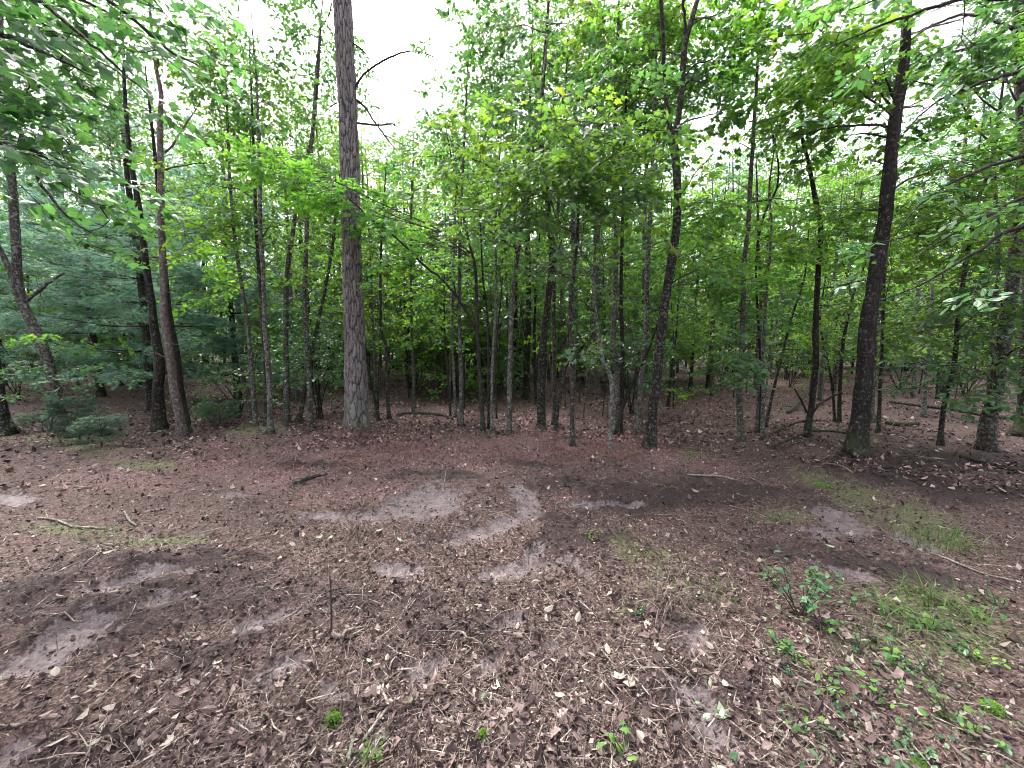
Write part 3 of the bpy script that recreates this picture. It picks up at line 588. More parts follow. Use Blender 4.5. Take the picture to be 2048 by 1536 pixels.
T('young_tree', 'grey lichen trunk leaning right as it rises, midway between pine and paired stems', 'grey', [(573, 850, 13), (573, 752, 12), (571, 690, 11), (572, 627, 11), (573, 565, 10), (578, 515, 10), (586, 460, 9), (591, 422, 8.5), (600, 369, 8), (619, 297, 7.5), (626, 255, 6.5), (634, 180, 5.5), (640, 90, 4)],
  [(540, 150, 50, 60, .5, 16, S_OV, G), (630, 130, 60, 90, .3, 30, S_OV, D), (610, 230, 60, 50, .3, 18, S_OV, G), (600, 40, 50, 50, .3, 16, S_OV, D), (640, 480, 50, 50, .3, 18, S_OV, G), (560, 560, 50, 50, .3, 14, S_OV, Yl)])
T('young_tree', 'dark based trunk with paler top just left of the thick pine', 'grey', [(620, 850, 13), (619, 784, 11), (617, 721, 11), (612, 659, 10), (609, 596, 9), (611, 534, 9), (614, 456, 8.5), (616, 375, 8), (624, 281, 7), (630, 180, 6), (640, 60, 4)],
  [(650, 420, 50, 60, .3, 18, S_OV, G), (650, 90, 40, 80, .3, 20, S_OV, D), (590, 440, 40, 50, .4, 12, S_OV, G), (630, 590, 50, 50, .2, 16, S_OV, G)])
T('sapling', 'dark leaning stem slanting to the right behind the thick pine', 'brown', [(597, 846, 10), (606, 800, 8), (622, 710, 8), (640, 627, 7), (653, 565, 6.5), (664, 500, 6), (672, 420, 5)], [(650, 640, 50, 60, .2, 18, S_SM, D)])
T('sapling', 'thin pale dead stem just right of the thick pine', 'grey', [(752, 836, 5), (749, 740, 5), (746, 660, 4), (744, 590, 3), (741, 520, 2)], cat='sapling')
T('sapling', 'crooked small trunk with a kink halfway up, right of the thick pine', 'brown', [(778, 840, 8), (773, 752, 7), (772, 690, 6), (763, 665, 6), (761, 590, 5.5), (762, 500, 5), (768, 400, 4)], [(790, 570, 50, 50, .2, 14, S_OV, Yl), (760, 640, 40, 40, 0, 12, S_OV, G), (760, 470, 50, 50, .4, 16, S_OV, G)], cat='sapling')
T('sapling', 'thin dark stem leaning left against the right side of the thick pine', 'dark', [(758, 843, 7), (746, 780, 6), (734, 721, 5), (728, 660, 4), (724, 600, 3)], cat='sapling')
T('sapling', 'slim straight stem standing alone behind the gap right of the thick pine', 'grey', [(827, 830, 8), (827, 752, 7.5), (823, 643, 6), (822, 540, 5.5), (822, 440, 5), (826, 330, 4)], [(860, 380, 60, 60, .4, 24, S_OV, G), (800, 420, 60, 40, .4, 20, S_OV, G), (850, 650, 60, 50, .2, 18, S_OV, G), (810, 300, 40, 40, .4, 12, S_OV, D)], cat='sapling')
T('sapling', 'very thin stem left of the group of straight stems at the centre', 'brown', [(901, 832, 5), (896, 760, 4.5), (891, 690, 4), (888, 600, 3), (890, 500, 2)], [(860, 560, 40, 40, .4, 10, S_OV, Yl)], cat='sapling')
T('sapling', 'thin grey stem, left of the two at the front edge of the central group', 'grey', [(912, 834, 6), (905, 690, 5.5), (906, 565, 5), (910, 440, 4), (915, 300, 3)], [(930, 340, 50, 60, .4, 20, S_OV, G)], cat='sapling')
T('sapling', 'straight grey stem with flared foot, left in the central group', 'grey', [(923, 850, 10), (922, 752, 9), (919, 659, 8), (919, 565, 8), (920, 471, 7), (924, 380, 6), (930, 260, 5), (936, 120, 3)], [(900, 300, 60, 60, .3, 24, S_OV, D), (940, 150, 60, 60, .3, 24, S_OV, D), (880, 610, 40, 40, .2, 12, S_OV, G)], cat='sapling')
T('forked_sapling', 'stem at the centre carrying one long bough that arches down from the upper left', 'brown', [(966, 859, 10), (962, 784, 9), (958, 721, 8), (955, 659, 8), (953, 596, 7.5), (950, 534, 7), (941, 496, 6), (930, 450, 5), (915, 380, 4), (900, 300, 3)],
  [(620, 360, 55, 26, -.9, 20, S_MID, Yl), (690, 385, 45, 26, -1.2, 14, S_MID, Yl), (585, 345, 40, 20, -.9, 9, S_MID, Yl), (760, 430, 60, 40, -.3, 16, S_MID, G), (840, 480, 70, 60, .2, 24, S_MID, G), (900, 520, 50, 50, .2, 16, S_MID, Yl), (830, 570, 50, 40, -.2, 12, S_MID, Yl)],
  [[(951, 657, 6), (922, 606, 5.5), (887, 562, 5), (844, 527, 4.5), (791, 474, 4), (744, 440, 3.5), (710, 408, 3), (687, 390, 2.5), (640, 365, 1.5), (600, 350, 1)]])
T('sapling', 'thin dark curving stem right beside the stem with the arching bough', 'dark', [(977, 856, 6), (977, 752, 5.5), (976, 659, 5), (972, 600, 4.5), (966, 559, 4), (962, 480, 3)], [(1000, 530, 40, 40, .1, 10, S_MID, G)], cat='sapling')
T('sapling', 'grey slim stem between the thin curving one and the lichen spotted trunk', 'grey', [(984, 862, 7), (984, 752, 6), (987, 690, 6), (992, 596, 5.5), (991, 471, 5), (996, 360, 4), (1005, 240, 3)], [(980, 240, 60, 60, .3, 26, S_OV, D), (960, 440, 50, 50, .4, 16, S_OV, D)], cat='sapling')
T('young_tree', 'lichen spotted trunk standing forward of the central group with a whitish foot', 'grey', [(1017, 874, 13), (1020, 752, 11), (1022, 659, 10.5), (1028, 565, 10), (1034, 518, 9.5), (1042, 450, 9), (1052, 380, 7), (1064, 310, 6), (1078, 220, 5), (1090, 120, 4)],
  [(1010, 350, 70, 50, -.6, 26, S_NEAR, G), (940, 320, 60, 40, -.6, 18, S_NEAR, G), (1060, 250, 60, 60, -.4, 22, S_NEAR, D), (1000, 470, 60, 40, -.4, 14, S_NEAR, G), (1080, 400, 60, 50, -.6, 18, S_NEAR, D)])
T('sapling', 'thin dark stem just left of the darkest trunk in the central group', 'dark', [(1072, 806, 7), (1070, 752, 6), (1069, 659, 6), (1072, 571, 5), (1080, 460, 4), (1090, 330, 3)], [(1080, 500, 40, 40, .4, 12, S_OV, D)], cat='sapling')
T('tree', 'darkest and thickest trunk of the central group, rising straight above the needle mound', 'dark', [(1083, 860, 19), (1084, 752, 17), (1087, 674, 16), (1097, 596, 15), (1104, 530, 15), (1104, 490, 14), (1097, 440, 13), (1093, 360, 12), (1084, 300, 11), (1079, 234, 10), (1085, 172, 9), (1092, 80, 8), (1098, -10, 6)],
  [(1040, 140, 80, 80, .2, 40, S_MID, D), (1130, 60, 80, 70, .3, 34, S_MID, G), (1000, 60, 60, 60, .5, 22, S_MID, D), (1130, 320, 70, 60, .2, 26, S_MID, D), (1150, 200, 80, 60, .2, 30, S_MID, D)],
  [[(1104, 520, 7), (1116, 500, 6), (1124, 480, 4)], [(1100, 450, 5), (1070, 430, 4), (1040, 425, 3), (1010, 440, 2)]], n=14)
T('sapling', 'straight dark stem close to the right of the darkest central trunk', 'brown', [(1109, 848, 11), (1109, 721, 9), (1108, 596, 8), (1112, 480, 7), (1120, 360, 6), (1128, 240, 5), (1134, 120, 4)], [(1160, 130, 60, 60, .4, 26, S_OV, G)])
T('sapling', 'thin leaning stem crossing rightward in front of the straight dark stem', 'dark', [(1111, 871, 8), (1116, 815, 7), (1128, 752, 7), (1136, 684, 6), (1143, 600, 5), (1150, 540, 4)], cat='sapling')
T('sapling', 'pale brown slim trunk whose foot stands furthest forward right of the central group', 'brown', [(1145, 899, 10), (1144, 752, 8.5), (1141, 659, 8), (1141, 596, 8), (1147, 545, 7), (1153, 490, 7), (1157, 430, 6), (1160, 350, 5), (1168, 250, 4)],
  [(1150, 370, 70, 50, -.5, 22, S_NEAR, G), (1120, 520, 60, 50, -.4, 14, S_NEAR, D), (1200, 260, 70, 60, -.3, 24, S_NEAR, D)])
T('crooked_sapling', 'crooked zigzag stem with wide spreading bare boughs, foot in front of the grey trunks', 'grey', [(1220, 902, 11), (1223, 815, 10), (1222, 759, 9), (1206, 721, 8), (1197, 671, 7.5), (1188, 596, 7), (1187, 540, 7), (1162, 502, 6), (1145, 468, 5), (1120, 452, 4), (1090, 430, 3)],
  [(1180, 330, 80, 50, -.7, 30, S_NEAR, G), (1100, 300, 70, 40, -.8, 20, S_NEAR, Yl), (1250, 350, 60, 50, -.6, 20, S_NEAR, G), (1060, 360, 60, 40, -.6, 18, S_NEAR, G), (1150, 430, 90, 40, -.5, 20, S_NEAR, D), (1190, 600, 40, 60, -.3, 6, S_NEAR, D), (1240, 430, 60, 50, -.4, 16, S_NEAR, G)],
  [[(1187, 551, 4), (1160, 551, 3.5), (1130, 549, 3), (1105, 545, 2.5), (1060, 540, 2)], [(1188, 537, 4), (1205, 520, 3.5), (1230, 513, 3), (1245, 511, 2)], [(1190, 570, 4), (1215, 580, 4), (1240, 592, 3.5), (1270, 599, 3.5), (1298, 600, 3), (1320, 617, 2.5)],
   [(1187, 540, 4), (1190, 500, 3), (1200, 460, 2.5), (1215, 420, 2), (1240, 380, 1.2)], [(1162, 500, 3), (1168, 450, 2.5), (1165, 400, 2), (1160, 350, 1.2)], [(1122, 452, 3), (1110, 420, 2), (1085, 390, 1.2)]])
T('young_tree', 'tall greyish trunk behind the crooked stem, left of a closely set pair', 'grey', [(1234, 866, 14), (1234, 752, 12), (1226, 690, 12), (1230, 596, 11), (1231, 471, 10), (1228, 400, 9), (1227, 340, 9), (1230, 250, 8), (1232, 160, 7.5), (1236, 60, 7), (1238, -20, 6)],
  [(1270, 130, 70, 70, .3, 34, S_OV, G), (1210, 60, 60, 60, .3, 26, S_OV, G), (1290, 260, 60, 60, .3, 24, S_OV, D), (1260, 40, 60, 50, .2, 22, S_OV, Yl)], n=12)
T('young_tree', 'slim dark trunk, right member of the closely set pair behind the crooked stem', 'dark', [(1241, 866, 11), (1245, 721, 9), (1244, 659, 9), (1242, 596, 8), (1245, 440, 7), (1248, 330, 6), (1252, 200, 5)], [(1280, 200, 60, 50, .4, 20, S_OV, D), (1270, 650, 60, 50, .1, 26, S_SM, D), (1240, 690, 50, 40, 0, 20, S_SM, D)])
T('young_tree', 'straight grey trunk between the closely set pair and the big forked tree', 'grey', [(1277, 866, 12), (1281, 768, 11), (1287, 721, 11), (1294, 627, 10), (1294, 549, 10), (1300, 440, 9), (1305, 328, 8.5), (1309, 203, 7), (1312, 120, 6), (1316, 20, 5)],
  [(1400, 180, 50, 60, .4, 22, S_OV, D), (1330, 480, 50, 40, .3, 16, S_OV, G), (1400, 420, 50, 50, .4, 18, S_OV, G)])
T('sapling', 'dark diagonal stem leaning right into the trunk of the big forked tree', 'dark', [(1229, 870, 8), (1247, 809, 8), (1272, 752, 7), (1291, 712, 7), (1308, 668, 6), (1322, 630, 5), (1332, 600, 4)], cat='sapling')
T('forked_tree', 'large dark tree right of centre with its trunk forking into two high stems', 'dark', [(1299, 902, 24), (1304, 831, 22), (1312, 768, 20), (1319, 706, 20), (1325, 643, 19), (1334, 581, 18), (1344, 518, 18), (1353, 450, 17), (1355, 390, 16), (1352, 328, 16), (1348, 272, 15), (1357, 236, 12), (1364, 172, 12), (1369, 94, 12), (1384, 37, 11), (1395, 0, 10), (1410, -60, 9)],
  [(1330, 40, 70, 60, 1.2, 30, S_MID, G), (1440, 60, 50, 60, .6, 24, S_MID, D), (1425, 170, 50, 50, .6, 18, S_MID, G), (1260, 120, 50, 60, .5, 24, S_MID, G), (1430, 230, 40, 40, 0, 10, S_MID, G), (1460, 20, 60, 30, 0, 18, S_MID, Yl), (1400, 560, 70, 50, .2, 22, S_OV, G), (1420, 500, 70, 50, .5, 22, S_OV, Yl)],
  [[(1348, 275, 11), (1340, 250, 9.5), (1334, 219, 9), (1330, 156, 8.5), (1326, 78, 8), (1322, 0, 8), (1318, -60, 7)], [(1370, 90, 7), (1370, 50, 6.5), (1366, 0, 6), (1364, -40, 5)], [(1331, 190, 3.5), (1310, 183, 3), (1280, 174, 2.5), (1248, 165, 2), (1225, 161, 1.5)],
   [(1350, 405, 4), (1335, 402, 3), (1323, 388, 2.5), (1325, 350, 1.5)], [(1357, 395, 4), (1375, 370, 3), (1395, 340, 2.5), (1425, 310, 2), (1450, 285, 1)], [(1344, 565, 3), (1370, 550, 2.5), (1410, 535, 1.5)], [(1372, 150, 3.5), (1390, 130, 3), (1420, 120, 2), (1440, 108, 1)], [(1366, 175, 4), (1378, 160, 3), (1395, 140, 2)]], n=18)
T('sapling', 'small crooked far stem seen in the gap right of the big forked tree', 'dark', [(1336, 814, 8), (1342, 752, 6), (1350, 690, 5), (1355, 627, 4), (1358, 560, 3)], [(1370, 640, 50, 40, .2, 20, S_OV, Yl), (1340, 770, 30, 16, 0, 6, S_OV, Yl), (1400, 680, 50, 30, .4, 14, S_OV, G)], cat='sapling')
T('tall_tree', 'tall straight slender trunk rising alone into the bright opening right of the fork', 'grey', [(1483, 882, 13), (1479, 800, 12), (1483, 721, 11), (1486, 627, 11), (1488, 534, 10), (1497, 440, 9.5), (1500, 375, 9), (1506, 281, 8), (1512, 187, 6.5), (1517, 94, 5), (1519, 30, 4)],
  [(1480, 735, 34, 30, -.6, 10, S_MID, D), (1500, 690, 30, 30, -.4, 6, S_MID, D), (1440, 610, 50, 50, .3, 20, S_OV, G), (1470, 510, 60, 50, .3, 22, S_OV, Yl), (1540, 400, 50, 50, .3, 14, S_OV, G), (1450, 410, 40, 40, .3, 12, S_OV, G), (1520, 20, 40, 20, .3, 8, S_OV, D)],
  [[(1503, 300, 2.5), (1480, 285, 2), (1460, 268, 1.5), (1448, 245, 1)], [(1506, 276, 2.5), (1540, 277, 2), (1575, 270, 1.5), (1600, 262, 1)], [(1500, 380, 2.5), (1480, 370, 2), (1455, 350, 1)]], n=12)
cl = 'stems of the multi stemmed clump'
T('sapling', 'leftmost thin stem of the multi stemmed clump right of the tall straight trunk', 'grey', [(1512, 866, 7), (1517, 800, 7), (1519, 721, 6.5), (1522, 627, 6), (1519, 540, 6), (1516, 456, 5), (1514, 380, 4)], [(1540, 560, 60, 50, .2, 20, S_OV, G), (1510, 630, 50, 40, .2, 16, S_OV, D)], group=cl, cat='sapling')
T('sapling', 'middle stem of the multi stemmed clump, straight and evenly thick', 'grey', [(1525, 874, 8), (1527, 721, 7), (1530, 640, 6.5), (1532, 596, 6), (1540, 500, 5.5), (1543, 440, 5), (1538, 380, 4), (1548, 300, 3)], [(1590, 480, 60, 50, .2, 20, S_OV, Yl), (1560, 350, 40, 40, .3, 10, S_OV, G)], group=cl, cat='sapling')
T('sapling', 'rightmost stem of the multi stemmed clump, leaning out to the right', 'brown', [(1530, 855, 7), (1547, 778, 6), (1562, 721, 5.5), (1581, 643, 5), (1600, 585, 4.5), (1610, 549, 4), (1614, 500, 3)], [(1600, 640, 50, 50, .1, 18, S_OV, G), (1570, 700, 40, 30, 0, 10, S_OV, D)], group=cl, cat='sapling')
T('sapling', 'sinuous dark stem bending into an S high between tall trunk and dark trunk', 'dark', [(1519, 870, 5), (1522, 760, 5), (1516, 640, 5), (1512, 560, 5), (1516, 480, 5), (1532, 420, 4.5), (1553, 378, 4.5), (1557, 330, 4), (1548, 281, 3.5), (1540, 240, 2)], [(1540, 220, 50, 40, .2, 10, S_OV, G)], [[(1553, 378, 3), (1580, 340, 3), (1597, 312, 2.5), (1592, 285, 2)]], group=cl, cat='sapling')
T('tree', 'dark trunk with two low forking limbs left of the thick dark right hand tree', 'dark', [(1613, 878, 14), (1620, 831, 12), (1626, 784, 12), (1632, 721, 12), (1631, 659, 11), (1635, 565, 10.5), (1641, 456, 10), (1629, 390, 9), (1618, 328, 8), (1604, 275, 6), (1600, 210, 4)],
  [(1620, 160, 60, 70, .2, 30, S_OV, G), (1650, 480, 60, 60, .2, 26, S_OV, G), (1570, 120, 40, 60, .3, 16, S_OV, G), (1680, 560, 50, 50, .3, 18, S_OV, G), (1630, 250, 50, 30, .3, 14, S_OV, D)],
  [[(1624, 829, 6), (1640, 808, 5.5), (1660, 796, 5), (1682, 784, 4)], [(1614, 826, 5), (1602, 800, 4.5), (1588, 777, 3)]], n=12)
T('sapling', 'thin stem with a sharp bend, left one of a pair between two dark trunks', 'dark', [(1670, 846, 6), (1664, 768, 5), (1651, 706, 4.5), (1640, 640, 4), (1650, 560, 3)], cat='sapling')
T('sapling', 'thin forking stem, right one of a pair between two dark trunks', 'dark', [(1678, 848, 8), (1681, 752, 7), (1688, 674, 6.5), (1700, 620, 6), (1706, 590, 5.5), (1718, 560, 4.5), (1740, 500, 3)], [(1700, 640, 50, 40, .2, 16, S_OV, D), (1660, 610, 50, 40, .3, 14, S_OV, G)], [[(1704, 600, 4), (1696, 560, 3.5), (1684, 520, 2)]], cat='sapling')
T('large_tree', 'thickest dark trunk on the right side, mossy foot at the edge of the leaf litter', 'dark', [(1713, 916, 38), (1721, 831, 32), (1729, 752, 31), (1733, 690, 30), (1739, 627, 29), (1750, 565, 27), (1758, 502, 27), (1770, 440, 25), (1776, 370, 24), (1783, 300, 23), (1790, 240, 22), (1799, 190, 21), (1808, 130, 20), (1812, 62, 18), (1816, -20, 17), (1820, -80, 16)],
  [(1700, 60, 80, 60, .3, 30, S_MID, G), (1620, 100, 70, 60, -.3, 24, S_MID, G), (1710, 220, 50, 40, .2, 18, S_MID, G), (1880, 200, 50, 60, .2, 22, S_MID, G), (1900, 60, 80, 60, 0, 26, S_MID, D), (1690, 160, 70, 40, -.3, 20, S_MID, Yl), (1870, 350, 60, 60, .2, 24, S_MID, G), (1700, 420, 50, 40, .3, 14, S_OV, G), (1830, 470, 60, 60, .5, 24, S_OV, G)],
  [[(1776, 252, 5), (1745, 250, 5), (1700, 251, 4.5), (1660, 255, 4), (1620, 265, 3), (1570, 277, 2)], [(1774, 274, 4), (1740, 268, 3.5), (1700, 270, 2)], [(1788, 200, 6), (1780, 180, 5), (1772, 160, 3.5), (1765, 120, 2)], [(1768, 328, 3), (1750, 322, 2)]], n=24)
T('tree', 'grey trunk half hidden directly behind the thickest right hand trunk', 'grey', [(1739, 846, 15), (1742, 799, 14), (1748, 721, 12), (1756, 640, 11), (1768, 540, 10), (1780, 420, 8)], [(1790, 560, 50, 50, .3, 20, S_OV, G)])
T('sapling', 'slim straight stem just right of the thickest right hand trunk', 'brown', [(1756, 869, 8), (1760, 784, 7), (1764, 690, 6), (1767, 600, 6), (1770, 500, 5), (1778, 400, 4)], [(1800, 660, 50, 50, .1, 20, S_OV, G)], cat='sapling')
T('sapling', 'pale slender stem behind the middle of the long fallen pole', 'grey', [(1848, 834, 9), (1851, 752, 8), (1858, 690, 7.5), (1863, 620, 7), (1864, 580, 6), (1856, 500, 5), (1850, 420, 4)], [(1830, 560, 50, 50, .2, 20, S_OV, Yl), (1880, 620, 50, 50, .2, 20, S_OV, G), (1850, 690, 50, 40, .2, 14, S_OV, D)], [[(1851, 745, 4), (1838, 720, 3), (1825, 700, 2)]], cat='sapling')
T('sapling', 'short thin stem between the pale slender one and the S bent tree', 'brown', [(1875, 800, 6), (1877, 740, 5), (1879, 659, 4.5), (1885, 560, 3)], cat='sapling')
T('tree', 'bent slender dark tree curving rightward as it rises, in front of the fallen pole', 'dark', [(1879, 897, 10), (1885, 831, 9.5), (1895, 784, 9), (1908, 730, 9), (1913, 680, 8.5), (1915, 640, 8.5), (1926, 565, 8), (1943, 456, 8), (1954, 406, 7.5), (1979, 337, 7), (1992, 281, 6), (2002, 200, 5)],
  [(1930, 650, 60, 60, -.2, 22, S_OV, G), (1960, 520, 60, 60, -.3, 26, S_OV, G), (1900, 430, 50, 50, -.1, 18, S_OV, G), (2010, 340, 40, 50, 0, 14, S_OV, D)], n=12)
T('tree', 'thick grey brown trunk near the right edge of the picture', 'brown', [(1973, 904, 30), (1977, 846, 27), (1992, 784, 26), (1999, 721, 24), (2010, 659, 23), (2020, 596, 22), (2029, 518, 22), (2037, 440, 20), (2046, 340, 18), (2056, 240, 16), (2066, 120, 14)],
  [(1990, 600, 60, 60, -.4, 24, S_OV, D), (2030, 700, 50, 60, -.4, 20, S_OV, D), (1950, 750, 50, 40, -.3, 14, S_OV, D), (2020, 430, 50, 50, -.2, 18, S_OV, G)], n=16)
T('sapling', 'dark thin trunk rising directly left of the thick grey brown one', 'dark', [(1976, 846, 10), (1983, 720, 9.5), (1987, 650, 9), (1992, 565, 9), (1995, 471, 8), (1990, 380, 7), (1985, 300, 5)], [(1960, 350, 50, 40, .3, 16, S_OV, D)])
T('tree', 'black trunk cut by the right edge of the picture with long level limbs', 'dark', [(2046, 874, 32), (2050, 830, 25), (2054, 720, 24), (2060, 560, 23), (2058, 400, 22), (2048, 250, 22), (2040, 125, 22), (2038, 16, 21), (2036, -80, 20)],
  [(1960, 110, 90, 40, -.4, 20, S_MID, G), (1880, 110, 80, 30, -.5, 18, S_MID, D), (1990, 300, 50, 40, -.3, 12, S_MID, D), (1760, 130, 60, 30, -.6, 10, S_MID, G)],
  [[(2032, 62, 7), (2000, 45, 6.5), (1960, 33, 6), (1920, 30, 5.5), (1880, 45, 5), (1845, 60, 4), (1800, 80, 3), (1740, 110, 2)], [(2030, 98, 7), (1990, 97, 6.5), (1940, 98, 6), (1880, 110, 5.5), (1830, 128, 5), (1780, 145, 4.5), (1720, 158, 4), (1660, 168, 3.5), (1600, 178, 2.5), (1530, 190, 1.5)], [(2040, 165, 5), (2000, 165, 4), (1940, 172, 2)]], n=16)
T('tree', 'large grey trunk standing far back behind the crooked stem', 'pine', [(1187, 787, 27), (1189, 752, 22), (1191, 690, 19), (1192, 600, 17), (1194, 471, 15), (1196, 340, 13), (1198, 200, 11), (1200, 60, 9)], n=14)

LM = dict(D=LEAF_DK, G=LEAF, Y=LEAF_YL)
for ti, tr in enumerate(TREES):
    bx, by, bw = tr['pts'][0]
    g0 = gp(bx, by); Y0 = g0[1]
    z0 = float(H(g0[0], g0[1])) - 0.03
    P4 = px_path(tr['pts'], Y0, 0.02); P4[0, 2] = z0
    if tr['pts'][-1][1] > 0:        # let the stem taper out above its last traced point
        d = P4[-1, :3] - P4[-2, :3]; d = d / np.linalg.norm(d)
        P4 = np.vstack([P4, [*(P4[-1, :3] + d * 0.7), P4[-1, 3] * 0.3]])
    root = empty(tr['name'], (g0[0], g0[1], z0)); tag(root, tr['label'], tr['cat'], tr['group'])
    o0 = np.array([g0[0], g0[1], z0])
    big = ti == 0
    if big:
        S = smooth_path(P4, 0.022); n = 96; P = S[:, :3]; R = S[:, 3] * 0.90
        hg = P[:, 2] - z0; th = np.arange(n) / n * 2 * math.pi; s = hg
        R2 = R[:, None] * (1 + 0.28 * np.exp(-hg / 0.22)[:, None] * (0.6 + 0.6 * np.cos(th * 5 + 1.0)[None]))
        # bark plates: cellular pattern, tall cells
        nc = 19; wy = np.sin(th)[None]; wx_ = np.cos(th)[None]; u = th[None] / (2 * math.pi) * nc + 0.9 * fbm(s[:, None] * 5 + wx_ * 2, wy * 2 + 0 * s[:, None] + 9, 3, 8); v = s[:, None] / 0.27 + 0 * th[None] + 1.3 * fbm(wx_ * 2 + s[:, None] * 4, wy * 2 + 5 + s[:, None], 3, 19)
        iu, iv = np.floor(u), np.floor(v); d1 = np.full(u.shape, 9.0); d2 = np.full(u.shape, 9.0); cid = np.zeros(u.shape)
        for a in (-1, 0, 1):
            for b_ in (-1, 0, 1):
                ju, jv = (iu + a), iv + b_; wu = np.mod(ju, nc)
                dx = ju + 0.05 + 0.9 * hsh(wu, jv, 3) - u; dy = (jv + 0.05 + 0.9 * hsh(wu, jv, 4) - v) * 1.0
                d = np.sqrt(dx * dx + dy * dy); nr = d < d1; d2 = np.where(nr, d1, np.minimum(d2, d)); cid = np.where(nr, hsh(wu, jv, 5), cid); d1 = np.where(nr, d, d1)
        edge = np.clip((d2 - d1) / 0.30, 0, 1)
        R2 = R2 + 0.026 * edge * (0.5 + 0.8 * cid) + 0.014 * (fbm(u * 3, v * 9, 3, 12) - 0.5) - 0.006
        A = np.stack([np.cos(th), np.sin(th), 0 * th], -1)
        V = P[:, None] + R2[..., None] * A[None]
        mm = MB(); ii = np.arange(len(P) - 1)[:, None] * n; jj = np.arange(n)[None]; j2 = (jj + 1) % n
        mm.add(V, np.stack([ii + jj, ii + j2, ii + n + j2, ii + n + jj], -1).reshape(-1, 4))
        tk = mm.build('trunk', [PLATE], root, True, o0); ca = tk.data.color_attributes.new('plate', 'FLOAT_COLOR', 'POINT')
        ca.data.foreach_set('color', np.stack([np.clip((d2 - d1 - .03) / .16, 0, 1), cid, cid * 0, cid * 0 + 1], -1).astype(np.float32).ravel())
    else:
        trunk_mesh(P4, tr['n'], 0.4, 0.22, ti, 0.10).build('trunk', [BARKS[tr['bark']]], root, True, o0)
    S = smooth_path(P4, 0.1)
    bmat = BARKS[tr['bark']] if tr['bark'] != 'pine' else BARK_BRN
    for bp in tr['br']:
        q4 = px_path(bp, Y0, 0.0); L_ = np.concatenate([[0], np.cumsum(np.linalg.norm(np.diff(q4[:, :3], axis=0), axis=1))])
        q4[:, 1] -= L_ * 0.25 * (1 if ti % 2 else -1) * 0.6
        for r_ in range(len(q4)):       # keep the traced outline while the bough comes forward or back
            q = at(bp[r_][0], bp[r_][1], q4[r_, 1]); q4[r_, :3] = q
        q4 = smooth_path(q4, 0.06); q4[:, :3] += rng.normal(0, 0.004, (len(q4), 3))
        m_ = MB(); tube(m_, q4[:, :3], np.maximum(q4[:, 3], 0.003), 7, 0, 0.15, True, ti)
        # short dead twigs
        for _ in range(rng.integers(1, 4)):
            k = rng.integers(len(q4) // 3, len(q4)); d = rng.normal(0, 1, 3); d /= np.linalg.norm(d)
            branch(m_, q4[k, :3], q4[k, :3] + d * U(0.12, 0.4), q4[k, 3] * 0.4, 0.0015, 4, 0, 0.1, 0, 5)
        m_.build('branch', [bmat], root, True, o0)
    # fine twigs on the stem
    tw = MB()
    for _ in range(int(6 + len(S) * 0.12)):
        k = rng.integers(8, len(S) - 1) if len(S) > 10 else 5
        a = U(0, 6.283); L_ = U(0.15, 0.7) * (1 if tr['leaves'] else 0.6)
        d = np.array([math.cos(a), math.sin(a) * 0.6, U(-0.2, 0.8)])
        q = branch(tw, S[k, :3], S[k, :3] + d * L_, min(0.006, S[k, 3] * .4), 0.0012, 4, 0.03, 0.12, 0, 6)
    if tr['leaves']:
        lv = MB(); mats = [LEAF_DK, LEAF, LEAF_YL, TWIG]
        for cx, cyy, rx, ry, dY, n, SPR, mk in tr['leaves']:
            Yb = max(1.5, Y0 + dY * 1.0); c0 = at(cx, cyy, Yb); s_ = depth_of(c0) / FPX
            gr = 1.35 if SPR is S_NEAR else 1.2
            r3 = np.array([rx * s_ * gr, max(rx, ry) * s_ * 1.2 + 0.45, ry * s_ * gr])
            n = int(n * (0.8 if SPR is S_NEAR else 1.55 if SPR is S_OV and cyy < 330 else 1.3))
            pts = in_blob(n, c0, r3)
            pts = pts[sky_open(pts)]
            if len(pts) == 0: continue
            # limbs from the stem into the mass
            kk = np.argmin(np.abs(S[:, 2] - (c0[2] - 0.35 * np.linalg.norm((c0 - S[len(S) // 2, :3])[:2])))); kk = min(max(kk, 3), len(S) - 2)
            p0 = S[kk, :3]; hub = c0 + rng.normal(0, 0.1, 3)
            lp = branch(tw, p0, hub, min(S[kk, 3] * 0.5, 0.016), 0.006, 5, 0.05, 0.08)
            lp2 = branch(tw, hub, hub + (hub - p0) / (np.linalg.norm(hub - p0) + .01) * r3[0] * 0.8, 0.006, 0.002, 4, 0.0, 0.1)
            spine = np.vstack([lp[3:], lp2])
            for q in pts[rng.permutation(len(pts))[: max(4, len(pts) // 3)]]:
                s0 = spine[np.argmin(((spine - q) ** 2).sum(1))]; branch(tw, s0, q, 0.004, 0.0015, 3, 0.03, 0.1, 0, 5)
            out_ = pts - p0; yaw = np.arctan2(out_[:, 1], out_[:, 0]) + rng.normal(0, .9, len(pts))
            SPR.put(lv, pts, yaw, rng.normal(0.12, 0.3, len(pts)), None, None, 'DGY'.index(mk), 3)
        if tw.n:
            for f_, (fa, _m) in enumerate(tw.F): lv.F.append((fa + lv.n, 3))
            lv.V += tw.V; lv.n += tw.n
        lv.build('crown', mats, root, False, o0)
    elif tw.n: tag(tw.build('twigs', [TWIG], root, False, o0), kind='stuff')

